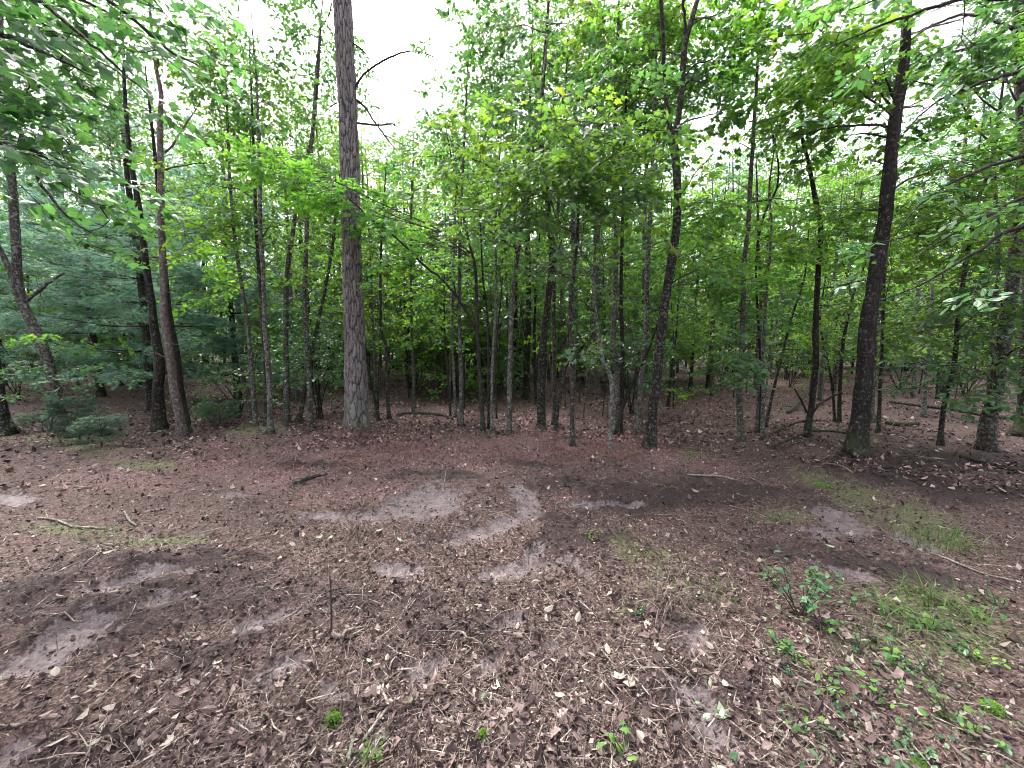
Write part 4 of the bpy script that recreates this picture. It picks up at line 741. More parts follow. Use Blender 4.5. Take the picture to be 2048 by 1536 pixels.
# ------------------------------------------------------------------ near boughs hanging into the picture at the top corners
def near_tree(label, base, h, limbs, spr, mk, n_per):
    root = empty('overhanging_tree', (base[0], base[1], 0)); tag(root, label, 'tree'); o0 = np.array([base[0], base[1], 0.0])
    P = np.array([[base[0], base[1], -0.03, 0.17], [base[0] + .05, base[1], 1.5, 0.14], [base[0] - .03, base[1] + .05, 3, 0.12], [base[0] + .05, base[1], h, 0.05]])
    trunk_mesh(P, 16, 0.4, 0.2, 5, 0.1).build('trunk', [BARK_BRN], root, True, o0)
    lv = MB(); tw = MB()
    for limb in limbs:       # picture x, y, depth
        L3 = np.array([[*at(a, b_, d), 1] for a, b_, d in limb]); st = np.array([base[0], base[1], min(h * 0.85, max(2.4, L3[0, 2] + 0.2)), 1.0])
        L3 = np.vstack([st, L3]); L3[:, 3] = np.linspace(0.022, 0.003, len(L3))
        S = smooth_path(L3, 0.08); m_ = MB(); tube(m_, S[:, :3] + rng.normal(0, .004, (len(S), 3)), S[:, 3], 6); m_.build('branch', [BARK_DARK], root, True, o0)
        vis = S[len(S) // 4:]
        k = rng.integers(0, len(vis), n_per); side = rng.normal(0, 1, (n_per, 3)) * np.array([0.22, 0.22, 0.14])
        pts = vis[k, :3] + side; dirv = np.gradient(vis[:, :3], axis=0)[k]; yaw = np.arctan2(dirv[:, 1], dirv[:, 0]) + rng.normal(0, 0.7, n_per)
        ok = sky_open(pts, 0.8); pts = pts[ok]; yaw = yaw[ok]; k = k[ok]
        for a, b_ in zip(pts[::2], vis[k][::2]): branch(tw, b_[:3], a, 0.004, 0.0015, 4, 0.0, 0.12, 0, 5)
        spr.put(lv, pts, yaw, rng.normal(0.25, 0.3, len(pts)), None, U(.55, .85, len(pts)), mk, 3)
    for fa, _m in tw.F: lv.F.append((fa + lv.n, 3))
    lv.V += tw.V; lv.n += tw.n; lv.build('crown', [LEAF_DK, LEAF, LEAF_YL, BARK_DARK], root, False, o0)
near_tree('near maple reaching in from beyond the left edge with drooping lobed leaves', (-5.2, 2.6), 5.5,
          [[(-40, -40, 3.0), (60, -10, 2.9), (150, 60, 2.8), (230, 130, 2.7), (300, 190, 2.7)], [(60, -60, 3.0), (200, -10, 2.9), (290, 60, 2.8), (350, 110, 2.8), (400, 130, 2.8)],
           [(-40, 60, 2.8), (50, 90, 2.8), (120, 120, 2.7), (200, 160, 2.7)], [(160, -60, 3.2), (280, -20, 3.1), (340, 40, 3.0)], [(-30, -20, 3.0), (40, 20, 3.0), (110, 60, 2.9)], [(0, -60, 3.3), (120, -20, 3.2), (240, 40, 3.1), (310, 100, 3.0)],
           [(-30, 230, 2.9), (45, 295, 2.8), (85, 370, 2.8), (130, 430, 2.7), (190, 470, 2.7)], [(45, 295, 2.8), (110, 320, 2.9), (180, 390, 2.9), (220, 440, 3.0)], [(-30, 180, 3.2), (40, 230, 3.1), (100, 250, 3.0), (170, 330, 3.0)]], S_NEARL, 0, 17)
near_tree('near beech reaching in from beyond the right edge with smooth oval leaves', (5.8, 2.4), 5.0,
          [[(2120, 380, 3.2), (1980, 430, 3.2), (1900, 470, 3.1), (1820, 520, 3.1)], [(2100, 440, 3.2), (1960, 500, 3.2), (1860, 560, 3.1), (1770, 600, 3.1)], [(2100, 300, 3.4), (1960, 340, 3.4), (1850, 400, 3.3), (1790, 470, 3.3)],
           [(2100, -20, 3.2), (1960, -10, 3.1), (1850, 20, 3.1), (1740, 60, 3.1), (1650, 100, 3.0)], [(2100, 120, 3.6), (1980, 160, 3.5), (1880, 200, 3.5), (1800, 270, 3.4)], [(1900, -60, 3.2), (1800, -20, 3.1), (1700, 20, 3.1)]], S_NEAROV, 0, 9)

# ------------------------------------------------------------------ white pines
def pine_meshes(h, rad, z0, spr, seed, dens=1.0):
    # whorls of level limbs with flat sprays of needles
    tr_ = MB(); P = np.array([[0, 0, -0.05, 0.09], [0.04, 0.02, h * .3, 0.075], [-0.03, 0.03, h * .65, 0.05], [0, 0, h, 0.008]])
    S = smooth_path(P, 0.15); tube(tr_, S[:, :3], S[:, 3] * (1 + .3 * np.exp(-np.maximum(S[:, 2], 0) / .15)), 10, 0, 0.15, True, seed)
    fo = MB(); br = MB(); z = z0
    while z < h - 0.1:
        f = (z - z0) / (h - z0); L = rad * (1 - f) ** 0.75 * (0.75 + 0.35 * math.sin(f * 3.1)); nb = 5 if f < .8 else 4; a0 = U(0, 6.28)
        for q in range(nb):
            a = a0 + q * 6.283 / nb + U(-.2, .2); Lq = L * U(0.7, 1.15); up = 0.12 + 0.35 * f
            p0 = np.array([0, 0, z]); p1 = np.array([math.cos(a) * Lq, math.sin(a) * Lq, z + Lq * up * U(.4, 1.2)])
            path = branch(br, p0, p1, 0.018 * (1 - f * .7), 0.003, 4, -0.05, 0.05, 0, 8)
            ns = max(3, int(Lq * 8.5 * dens)); fr = U(0.3, 1.0, ns); fr[0] = 1.0
            base = np.array([np.interp(fr, np.linspace(0, 1, 8), path[:, c]) for c in range(3)]).T
            yaw = a + rng.choice([-1, 1], ns) * U(0.2, 0.95, ns) * (fr < .97)
            spr.put(fo, base, yaw, rng.normal(-0.08, 0.12, ns), rng.normal(0, .2, ns), U(0.7, 1.15, ns), 0, 1)
        z += U(0.28, 0.42) * (1 if h < 8 else 1.5)
    return tr_, br, fo
pine_sets = []
for q, (h, rad, z0, spr, dn) in enumerate([(8.0, 2.8, 0.9, S_PINE, 1.0), (6.0, 2.3, 0.7, S_PINE, 1.0), (11, 3.0, 2.2, S_PINEF, .6), (14, 3.2, 3.5, S_PINEF, .6)]):
    a, b_, c = pine_meshes(h, rad, z0, spr, q, dn)
    for fa, _m in b_.F: c.F.append((fa + c.n, 2))
    c.V += b_.V; c.n += b_.n
    pine_sets.append((a.mesh('trunk', [BARK_DARK], True), c.mesh('foliage', [NEEDLE, TWIG, BARK_DARK])))
def put_pine(ps, x, y, s, rz, label, group=None):
    root = empty('white_pine_tree', (x, y, float(H(x, y)) - .02)); root.scale = (s, s, s); root.rotation_euler[2] = rz; tag(root, label, 'tree', group)
    for nm, me in zip(('trunk', 'foliage'), pine_sets[ps]):
        o = bpy.data.objects.new(nm, me); COL.objects.link(o); o.parent = root
def gx(px, Yd): return (px - 1024) / FPX * Yd * 1.0
put_pine(0, gx(285, 9.2), 9.3, 1.0, 0.3, 'broad blue green white pine behind the slim reddish pine trunk')
put_pine(1, gx(440, 10.6), 11.2, 1.0, 1.9, 'smaller white pine right of the broad blue green one')
put_pine(1, gx(150, 11.0), 11.6, 1.1, 4.0, 'white pine behind the leaning lichen tree at left')
put_pine(0, gx(810, 15.5), 16, 0.95, 2.2, 'pale blue green pine seen through the gap right of the thick pine')
put_pine(0, gx(1230, 16.5), 17, 1.1, 5.2, 'shaded pine glimpsed behind the closely set pair of trunks')
put_pine(1, gx(960, 19), 20, 1.2, 3.0, 'distant small pine behind the central stems')
put_pine(2, gx(30, 14.5), 15, 1.0, 3.3, 'tall pine deep in the wood at the far left')
put_pine(2, gx(1480, 20), 21, 1.0, 0.8, 'tall pine far back beside the bright opening right of the fork')
put_pine(3, gx(1960, 17), 18, 1.0, 1.8, 'tall pine far back at the right edge')
put_pine(3, gx(640, 21), 22, 1.1, 2.8, 'tall shadowy pine far behind the thick pine trunk')

# small pine sapling bush at the left and a fluffy seedling beside it
def sapling_pine(label, px, py, h, rad):
    g0 = gp(px, py); z0 = float(H(g0[0], g0[1])); root = empty('pine_sapling', (g0[0], g0[1], z0)); tag(root, label, 'sapling')
    st = MB(); fo = MB(); z = 0.08; tube(st, np.array([[0, 0, -.03], [0.01, 0, h * .5], [0, 0.01, h]]), [.014, .009, .003], 6)
    while z < h:
        L = rad * (1 - z / h * .7)
        for q in range(5):
            a = U(0, 6.28); p1 = np.array([math.cos(a) * L, math.sin(a) * L, z + L * .45]); branch(st, (0, 0, z), p1, .005, .002, 4, 0, .05, 0, 5)
            S_PINE.put(fo, np.array([[0, 0, z], p1 * .4 + np.array([0, 0, z * .6]), p1 * .7 + np.array([0, 0, z * .3])]), np.array([a, a + U(-.5, .5), a + U(-.8, .8)]), np.full(3, -0.35), np.zeros(3), np.full(3, max(.45, L * 1.4)), 0, 1)
        z += 0.09
    st.build('stem', [BARK_BRN], root); fo.build('foliage', [NEEDLE_DK, TWIG], root)
sapling_pine('bushy knee high pine sapling at the left edge of the clearing', 160, 885, 0.62, 0.30)
sapling_pine('tiny fluffy pine seedling just left of the bushy pine sapling', 85, 862, 0.35, 0.22)
sapling_pine('low dark pine seedling right of the bushy pine sapling', 205, 905, 0.42, 0.22)
sapling_pine('small pine seedling in the shade between slim pine and paired stems', 440, 852, 0.4, 0.35)

# ------------------------------------------------------------------ dense leafy shrubs of the understorey
def shrub(label, px, py, h, rad, n, mk, spr, name='shrub', bias=0.6):
    g0 = gp(px, py); z0 = float(H(g0[0], g0[1])); root = empty(name, (g0[0], g0[1], z0)); tag(root, label, 'shrub')
    st = MB(); fo = MB(); tips = []
    for q in range(7):
        a = U(0, 6.28); e = np.array([math.cos(a) * rad * U(.3, .9), math.sin(a) * rad * U(.3, .9), h * U(.6, 1)]); P = branch(st, (U(-.05, .05), U(-.05, .05), -.03), e, .014, .004, 5, .05, .1); tips += list(P[3:])
    tips = np.array(tips); k = rng.integers(0, len(tips), n); pts = tips[k] + rng.normal(0, 1, (n, 3)) * rad * .28
    pts[:, 2] = np.maximum(pts[:, 2], .12)
    for a, b_ in zip(pts[::3], tips[k][::3]): branch(st, b_, a, .004, .0015, 3, 0, .1, 0, 4)
    spr.put(fo, pts, np.arctan2(pts[:, 1], pts[:, 0]) + rng.normal(0, .8, n), None, None, None, mk, 3)
    st.build('stems', [BARK_DARK], root, True); fo.build('foliage', [LEAF_DK, LEAF, LEAF_YL, TWIG], root)
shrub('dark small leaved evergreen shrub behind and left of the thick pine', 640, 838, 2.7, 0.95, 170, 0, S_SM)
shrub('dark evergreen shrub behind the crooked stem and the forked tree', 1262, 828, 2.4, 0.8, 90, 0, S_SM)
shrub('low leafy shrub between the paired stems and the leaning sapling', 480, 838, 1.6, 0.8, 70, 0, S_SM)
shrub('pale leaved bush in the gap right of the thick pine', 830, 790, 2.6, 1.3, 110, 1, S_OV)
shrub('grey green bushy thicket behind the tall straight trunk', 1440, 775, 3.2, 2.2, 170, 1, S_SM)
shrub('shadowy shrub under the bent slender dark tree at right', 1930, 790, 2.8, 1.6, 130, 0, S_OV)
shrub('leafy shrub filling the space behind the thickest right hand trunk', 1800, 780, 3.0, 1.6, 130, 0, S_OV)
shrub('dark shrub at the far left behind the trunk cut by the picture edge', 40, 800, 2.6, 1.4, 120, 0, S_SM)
shrub('yellow green shrub behind the multi stemmed clump', 1580, 775, 2.8, 1.8, 130, 2, S_OV)
shrub('shrub beyond the central stems with yellowish leaves', 1000, 775, 2.8, 1.8, 120, 1, S_OV)

# ------------------------------------------------------------------ trees deeper in the wood: meshes shared by copies
def wood_tree(h, rad, z0, nsp, spr, seed, mk):
    tr_ = MB(); lean = U(-.4, .4); r0 = 0.03 + h * 0.0065
    P = np.array([[0, 0, -0.05, r0], [lean * .2, .05, h * .25, r0 * .85], [lean * .5, -.05, h * .55, r0 * .65], [lean, .0, h, 0.01]])
    S = smooth_path(P, 0.25); tube(tr_, S[:, :3], S[:, 3], 8, 0, 0.15, True, seed)
    fo = MB(); nb = max(8, nsp // 9); lim = []
    for q in range(nb):
        f = (q + U(0, 1)) / nb; z = z0 + (h - z0) * f; L = rad * (0.55 + 0.9 * math.sin(min(f * 1.1 + .1, 1) * math.pi)) * U(.5, 1.1) * (1 - .4 * f); a = U(0, 6.28)
        p0 = np.array([np.interp(z, S[:, 2], S[:, c]) for c in range(2)] + [z]); p1 = p0 + np.array([math.cos(a) * L, math.sin(a) * L, L * U(.1, .6)])
        path = branch(fo, p0, p1, 0.012, 0.003, 3, 0.04, 0.08, 3, 6)
        ns = 9; fr = U(.35, 1.0, ns); base = np.array([np.interp(fr, np.linspace(0, 1, 6), path[:, c]) for c in range(3)]).T + rng.normal(0, .16, (ns, 3)) * np.array([1, 1, .7])
        spr.put(fo, base, a + rng.normal(0, .9, ns), None, None, None, mk, 3)
    return tr_, fo
WT = []
for q, (h, rad, z0, nsp, mk, bk) in enumerate([(9, 1.6, 1.6, 260, 1, BARK_GREY), (11, 1.8, 2.2, 320, 1, BARK_BRN), (8, 1.7, 1.3, 260, 2, BARK_BRN), (13, 2.0, 3.0, 360, 0, BARK_GREY), (7, 1.5, 1.0, 220, 2, BARK_GREY), (10, 1.9, 1.8, 320, 0, BARK_DARK), (6, 1.4, .8, 200, 1, BARK_BRN)]):
    a, b_ = wood_tree(h, rad, z0, nsp, S_FAR, q, mk)
    WT.append((h, rad, a.mesh('trunk', [bk], True), b_.mesh('crown', [LEAF_DK, LEAF, LEAF_YL, TWIG])))
SKYL = [(-400, -400), (300, -400), (330, 120), (430, 40), (480, 60), (540, 190), (600, 120), (640, -150), (700, -150), (750, 250), (880, 240), (930, 40), (1000, -300), (1350, -300), (1390, 200), (1420, 330), (1530, 280), (1570, -200), (1650, 100), (1680, 330), (1740, 330), (1770, -50), (1950, -50), (1970, 250), (2030, 250), (2120, -200), (2500, -400)]
SKX = np.array([a for a, b_ in SKYL]); SKYy = np.array([b_ for a, b_ in SKYL])
def limit(px, wpx): xs_ = np.linspace(px - wpx, px + wpx, 9); return np.interp(xs_, SKX, SKYy).max()
placed = []
LMK = [(0, 'the trunk at the left edge'), (90, 'the leaning lichen tree'), (235, 'the broad white pine'), (330, 'the mossy trunk'), (420, 'the slim reddish pine'), (530, 'the paired stems'), (580, 'the leaning grey trunk'), (650, 'the slanting stem'),
       (710, 'the thick pine'), (770, 'the kinked sapling'), (830, 'the lone slim stem'), (910, 'the central group'), (960, 'the arching bough stem'), (1020, 'the lichen spotted trunk'), (1090, 'the darkest central trunk'), (1150, 'the pale brown slim trunk'), (1210, 'the crooked zigzag stem'),
       (1280, 'the straight grey trunk'), (1340, 'the big forked tree'), (1420, 'the bright opening'), (1490, 'the tall straight trunk'), (1545, 'the multi stemmed clump'), (1630, 'the dark low forked trunk'), (1690, 'the bent pair of stems'), (1750, 'the thickest right hand trunk'), (1850, 'the pale slender stem'),
       (1910, 'the bent slender tree'), (1990, 'the thick grey brown trunk'), (2060, 'the right edge trunk')]
SEEN = set()
def where(px, d, lead):
    k = min(range(len(LMK)), key=lambda q: abs(LMK[q][0] - px)); off = px - LMK[k][0]
    side = 'behind' if abs(off) < 16 else ('just right of' if off > 0 else 'just left of')
    for row in (['close', 'near'] if d < 14 else ['midway back', 'halfway back'] if d < 18.5 else ['far back', 'farthest back']):
        for extra in ('', ', partly hidden'):
            L = f'{lead} {row}, {side} {LMK[k][1]}{extra}' if row not in ('close', 'near') else f'{lead} {row} behind, {side} {LMK[k][1]}{extra}'
            if L not in SEEN: SEEN.add(L); return L
    return L
GRP = 'slender leafy trees filling the wood behind the clearing'
LBL = ['grey stemmed leafy tree in the wood behind the clearing', 'brown stemmed leafy tree in the wood behind the clearing', 'yellow green young tree in the wood behind the clearing', 'taller grey trunk deep in the wood behind the clearing',
       'short yellow green young tree deep in the wood', 'dark stemmed leafy tree deep in the wood', 'low brown stemmed young tree deep in the wood']
LEAD = ['grey stemmed tree', 'brown stemmed tree', 'yellow green young tree', 'taller grey tree', 'short bright young tree', 'dark leafy tree', 'low brown stemmed tree']
cnt = 0
for tries in range(4000):
    d = U(10.5, 22.5); ang = U(-1.02, 1.02); x = math.tan(ang) * d; y = d
    if abs(ang) > 0.98: continue
    px, py, dep = proj(np.array([[x, y, 0.0]])); px = px[0]
    if min([(x - a) ** 2 + (y - b_) ** 2 for a, b_ in placed] or [99]) < (1.5 if d < 18 else 2.1) ** 2: continue
    if 60 < px < 560 and d < 13.5: continue
    if d < 14 and 760 < px < 900 and U(0, 1) < .8: continue          # the mown gap right of the thick pine
    if d < 15.5 and px > 1330 and U(0, 1) < .75: continue            # and the open floor at right
    v = rng.integers(0, len(WT)); h, rad, m1, m2 = WT[v]; s = U(.85, 1.25)
    lim_y = limit(px, rad * s * .75 / dep[0] * FPX)
    zmax = at(px, lim_y, y)[2] if lim_y > -350 else 99
    if h * s > zmax - .2:
        s = (zmax - .3) / h
        if s < .55:
            v = 6 if U(0, 1) < .5 else 4; h, rad, m1, m2 = WT[v]; s = (zmax - .3) / h
            if s < .5: continue
    placed.append((x, y)); z = float(H(x, y)) - .02
    root = empty('woodland_tree', (x, y, z)); root.rotation_euler[2] = U(0, 6.28); root.scale = (s, s, s); tag(root, where(px, d, LEAD[v]), 'tree', GRP)
    for nm, me in (('trunk', m1), ('crown', m2)):
        o = bpy.data.objects.new(nm, me); COL.objects.link(o); o.parent = root
    cnt += 1
    if cnt >= 84: break
print('woodland trees', cnt)
UT = []
for q, (h, rad, z0, nsp, mk) in enumerate([(3.2, 1.1, .35, 110, 1), (4.2, 1.3, .5, 140, 0), (2.6, 1.2, .25, 110, 2), (4.8, 1.4, .7, 160, 1)]):
    a, b_ = wood_tree(h, rad, z0, nsp, S_FAR, 20 + q, mk); UT.append((a.mesh('stem', [BARK_DARK], True), b_.mesh('foliage', [LEAF_DK, LEAF, LEAF_YL, TWIG])))
ULD = ['leafy green sapling', 'dark green sapling', 'low bushy sapling', 'taller leafy sapling']
ULB = ['waist high green undergrowth sapling among the trunks', 'dark green undergrowth sapling among the trunks', 'low yellow green undergrowth sapling among the trunks', 'taller green undergrowth sapling among the trunks']
cu = 0
for tries in range(3000):
    d = U(11.5, 25); ang = U(-1.0, 1.0); x = math.tan(ang) * d; y = d
    px = proj(np.array([[x, y, 0.0]]))[0][0]
    if min([(x - a) ** 2 + (y - b_) ** 2 for a, b_ in placed]) < 0.9 ** 2: continue
    if d < 17 and 770 < px < 900 and U(0, 1) < .7: continue
    if d < 18.5 and px > 1330 and U(0, 1) < .9: continue
    if px < 520 and px > 80 and d < 13.5: continue
    placed.append((x, y)); v = rng.integers(0, 4); s = U(.8, 1.25)
    root = empty('undergrowth_sapling', (x, y, float(H(x, y)) - .02)); root.rotation_euler[2] = U(0, 6.28); root.scale = (s, s, s); tag(root, where(px, d, ULD[v]), 'sapling', 'undergrowth saplings between the trunks')
    for nm, me in zip(('stem', 'foliage'), UT[v]):
        o = bpy.data.objects.new(nm, me); COL.objects.link(o); o.parent = root
    cu += 1
    if cu >= 110: break

for tries in range(1500):
    d = U(19, 31); ang = U(-.95, .95); x = math.tan(ang) * d; y = d; px = proj(np.array([[x, y, 0.0]]))[0][0]
    if min([(x - a) ** 2 + (y - b_) ** 2 for a, b_ in placed]) < 1.0: continue
    placed.append((x, y)); v = rng.choice([0, 2, 3]); s = U(1.0, 1.6)
    root = empty('undergrowth_sapling', (x, y, float(H(x, y)) - .02)); root.rotation_euler[2] = U(0, 6.28); root.scale = (s, s, s); tag(root, where(px, 30, ULD[v]), 'sapling', 'undergrowth saplings between the trunks')
    for nm, me in zip(('stem', 'foliage'), UT[v]):
        o = bpy.data.objects.new(nm, me); COL.objects.link(o); o.parent = root
    cu += 1
    if cu >= 185: break
ts_n = 0
for tries in range(2000):
    d = U(7.6, 13.5); px = U(430, 1960) if U(0, 1) < .45 else U(740, 1260); x = (px - 1024) / FPX * d * 1.02; y = d
    if 640 < px < 800 and d < 9 or (770 < px < 900 and d < 11) or (d < 9.5 and px > 1350): continue
    if min([(x - a) ** 2 + (y - b_) ** 2 for a, b_ in placed]) < 0.35 ** 2: continue
    placed.append((x, y)); z = float(H(x, y)) - .02; root = empty('thin_sapling', (x, y, z)); tag(root, where(px, d, ['thin bare sapling', 'whip thin stem', 'slender dark sapling'][ts_n % 3]), 'sapling', 'thin saplings standing between the larger trunks')
    h = U(3, 7.5); l = rng.normal(0, .35, 2); r0 = U(.010, .024); P = smooth_path(np.array([[0, 0, -.02, r0], [l[0] * .2 + U(-.05, .05), l[1] * .2, h * .3, r0 * .85], [l[0] * .6 + U(-.08, .08), l[1] * .6, h * .65, r0 * .6], [l[0], l[1], h, .003]]), .2)
    m_ = MB(); tube(m_, P[:, :3], P[:, 3], 7, 0, .15, True, ts_n); m_.build('stem', [[BARK_DARK, BARK_BRN, BARK_GREY][ts_n % 3]], root, True)
    lv = MB(); nb = rng.integers(5, 11)
    for q in range(nb):
        k = rng.integers(len(P) // 4, len(P)); a = U(0, 6.28); L = U(.25, .9); e = P[k, :3] + np.array([math.cos(a), math.sin(a), U(.1, .7)]) * L; pp = branch(lv, P[k, :3], e, .005, .0015, 4, .03, .1, 3, 6)
        if P[k, 2] > 1.2:
            S_OV.put(lv, pp[-2:], a + rng.normal(0, .5, 2), None, None, U(.6, 1.0, 2), [0, 1, 2][ts_n % 3], 3)
    lv.build('crown', [LEAF_DK, LEAF, LEAF_YL, TWIG], root); ts_n += 1
    if ts_n >= 48: break

# ------------------------------------------------------------------ thin bare stems and the far wood as one mass
mb = MB()
for q in range(260):
    d = U(15, 40); x = math.tan(U(-1.0, 1.0)) * d; h = U(5, 12); l = U(-.6, .6)
    P = smooth_path(np.array([[x, d, -.1, U(.03, .09)], [x + l * .4, d, h * .5, .04], [x + l, d, h, .01]]), 1.0); tube(mb, P[:, :3], P[:, 3], 5, 3, 0, False)
n = 11000
d = U(32, 44, n); ang = U(-1.05, 1.05, n); x = np.tan(ang) * d; z = U(0, 1, n) ** 0.9 * 1.0
pxs, _, _ = proj(np.stack([x, d, np.zeros(n)], -1)); ly = np.maximum(np.interp(pxs, SKX, SKYy), 230 + 120 * (fbm(pxs / 60, pxs * 0, 3, 9)))
zt = CAM_H + d * np.array([math.tan(math.atan((768 - a) / FPX) - PITCH) for a in ly]); z = 0.3 + z * np.clip(zt, 3, 22)
pos = np.stack([x, d, z], -1); keep = fbm(x * .5, z * .6 + d * .3, 3, 3) > .36; pos = pos[keep]; n = len(pos)
S_DIST.put(mb, pos, U(0, 6.28, n), rng.normal(0, .3, n), None, U(1.3, 2.1, n), 0, 3)
nf = len(mb.F)
o = mb.build('distant_wood', [LEAF_DK, LEAF, LEAF_YL, BARK_BRN]); tag(o, 'distant mass of leafy trees and stems closing off the wood', kind='stuff')
# mix of greens, patch by patch
me = o.data; npoly = len(me.polygons); mi = np.empty(npoly, np.int32); me.polygons.foreach_get('material_index', mi)
cen = np.empty(npoly * 3, np.float32); me.polygons.foreach_get('center', cen); cen = cen.reshape(-1, 3)
f_ = fbm(cen[:, 0] * .35, cen[:, 2] * .5 + cen[:, 1] * .2, 3, 61); mi = np.where((mi == 0) & (f_ > .44), 1, mi); mi = np.where((mi == 1) & (f_ > .60), 2, mi); me.polygons.foreach_set('material_index', mi)

# ------------------------------------------------------------------ fallen wood and single things on the floor
def stick(label, pts, mat=DEADWOOD, name='fallen_stick', cat='stick', lift=0.0, twigs=2, group=None, w=None, heights=None):
    P = []
    for q, (a, b_, wd) in enumerate(pts):
        hq = heights[q] if heights else 0.0
        g_ = gp(a, b_)
        if hq: d = ray(a, b_); t_ = (hq - CAM_H) / d[2]; g_ = np.array([d[0] * t_, d[1] * t_, hq])
        r_ = max(wd * depth_of(g_) / FPX / 2, 0.002); P.append([g_[0], g_[1], float(H(g_[0], g_[1])) + hq + r_ * .7 + lift + .008, r_])
    S = smooth_path(np.array(P), 0.04); S[:, :2] += rng.normal(0, .0025, (len(S), 2)); o0 = S[0, :3].copy()
    m_ = MB(); tube(m_, S[:, :3], S[:, 3], 7, 0, .25, True, int(abs(pts[0][0])))
    for _ in range(twigs):
        k = rng.integers(1, len(S)); a = U(0, 6.28); L = U(.05, .25); branch(m_, S[k, :3], S[k, :3] + np.array([math.cos(a) * L, math.sin(a) * L, .02]), S[k, 3] * .5, .001, 4, 0, .1, 0, 5)
    o = m_.build(name, [mat], None, True, o0); tag(o, label, cat, group); return o
stick('long fallen pole lying across the right side in front of the thick grey brown trunk', [(1779, 807, 5), (1820, 812, 6), (1880, 820, 8), (1940, 828, 9), (2000, 836, 10), (2060, 845, 11)], BARK_BRN, 'fallen_pole', 'log', heights=[.02, .06, .10, .14, .18, .22])
stick('short dark rotten log lying beneath the long fallen pole', [(1770, 850, 8), (1800, 852, 9), (1836, 849, 9)], BARK_DARK, 'fallen_log', 'log')
stick('dark stick on the leaf litter at the right edge', [(1920, 921, 7), (1965, 934, 7), (2010, 942, 7), (2060, 950, 7)], BARK_DARK, 'fallen_branch', 'branch')
stick('short thick stick leaning near the foot of the dark low forked trunk', [(1575, 828, 7), (1590, 815, 7), (1605, 800, 7), (1618, 786, 6)], BARK_BRN, 'fallen_branch', 'branch', heights=[.01, .06, .12, .2])
stick('pale bare stick on the soil beyond the right hand track', [(1375, 954, 3), (1410, 957, 4), (1440, 958, 4), (1472, 961, 3)])
stick('pale bent stick at the top of the grass strip', [(1645, 933, 3), (1670, 937, 3), (1690, 948, 3), (1705, 956, 2)])
stick('dark crooked branch in the brush below the low forked trunk', [(1540, 900, 5), (1580, 885, 5), (1620, 868, 5), (1670, 868, 5), (1710, 874, 4)], BARK_DARK, 'fallen_branch', 'branch', twigs=6, heights=[.02, .05, .08, .06, .02])
stick('thin dark branch fallen left of the dark low forked trunk', [(1520, 880, 4), (1560, 862, 4), (1600, 846, 4), (1650, 845, 3)], BARK_DARK, 'fallen_branch', 'branch', twigs=5)
stick('long dark rotten branch across the mouth of the gap beyond the needles', [(795, 833, 5), (830, 830, 6), (880, 832, 6), (905, 838, 4)], BARK_BRN, 'fallen_branch', 'branch', twigs=3)
stick('stub of root wood lying half buried in the needles left of the track', [(585, 975, 7), (605, 972, 9), (625, 965, 9), (655, 958, 5)], BARK_BRN, 'fallen_branch', 'branch', twigs=4)
stick('pale forked stick right of the foot of the thick pine', [(748, 868, 4), (762, 862, 4), (775, 855, 3)], BARK_BRN, twigs=1)
stick('long pale curved stick low at the left edge of the clearing', [(75, 1038, 3), (110, 1044, 4), (145, 1054, 3.5), (195, 1060, 3), (215, 1062, 2)])
stick('very long thin twig stretched across the left side', [(0, 1132, 2.5), (60, 1130, 3), (120, 1115, 3), (190, 1100, 3), (260, 1092, 2)])
stick('thin twig bent into a hook left of centre', [(195, 1098, 2.5), (206, 1130, 3), (203, 1152, 3), (180, 1170, 2.5), (165, 1178, 2)])
stick('thin pale twig running right across the left middle floor', [(400, 1100, 2), (450, 1094, 2.5), (500, 1084, 2.5), (545, 1068, 2)])
stick('short pale stick upright looking on the left middle floor', [(248, 1028, 4), (258, 1042, 4), (272, 1056, 3.5)])
stick('short pale stick among the leaves at the left', [(155, 984, 4), (170, 981, 4), (186, 980, 3)])
stick('dark stick half buried on the bare soil at the lower left edge', [(0, 1318, 5), (20, 1310, 5), (38, 1303, 4)])
stick('bleached stick at the bottom left corner', [(0, 1463, 5), (35, 1461, 6), (72, 1457, 5)])
stick('long grey twig at the bottom left among the leaves', [(60, 1534, 4), (110, 1524, 4), (150, 1518, 3), (185, 1510, 2)])
stick('forked pale branch lying low left of centre', [(724, 1474, 7), (750, 1440, 6), (776, 1408, 6), (764, 1372, 5), (784, 1318, 3), (812, 1290, 2)], twigs=1)
stick('short side fork beside the forked pale branch', [(762, 1368, 4), (740, 1362, 3), (722, 1357, 2)])
stick('thin side fork pointing right beside the forked pale branch', [(776, 1408, 4), (790, 1395, 3), (802, 1384, 2)])
stick('curved bleached root piece in the dark soil at lower centre', [(900, 1272, 5), (915, 1266, 6), (930, 1268, 6), (936, 1282, 4)])
stick('small pale stick right of the bleached root piece', [(998, 1262, 5), (1010, 1265, 5), (1022, 1266, 4)])
stick('upright looking split of pale wood low at centre', [(948, 1380, 9), (950, 1400, 9), (946, 1420, 6)])
stick('long thin twig crossing the litter right of centre', [(1075, 1165, 2), (1100, 1198, 2.5), (1125, 1222, 2.5), (1150, 1244, 2)])
stick('thin curved twig on the dark soil at lower right', [(1373, 1355, 3), (1356, 1372, 4), (1354, 1410, 4), (1372, 1452, 3)])
stick('straight stalk on the dark soil at the bottom right', [(1461, 1453, 4), (1457, 1475, 5), (1455, 1500, 4)])
stick('pair of pale sticks right of the pale green torn leaf', [(1516, 1405, 5), (1524, 1440, 5), (1530, 1478, 4)])
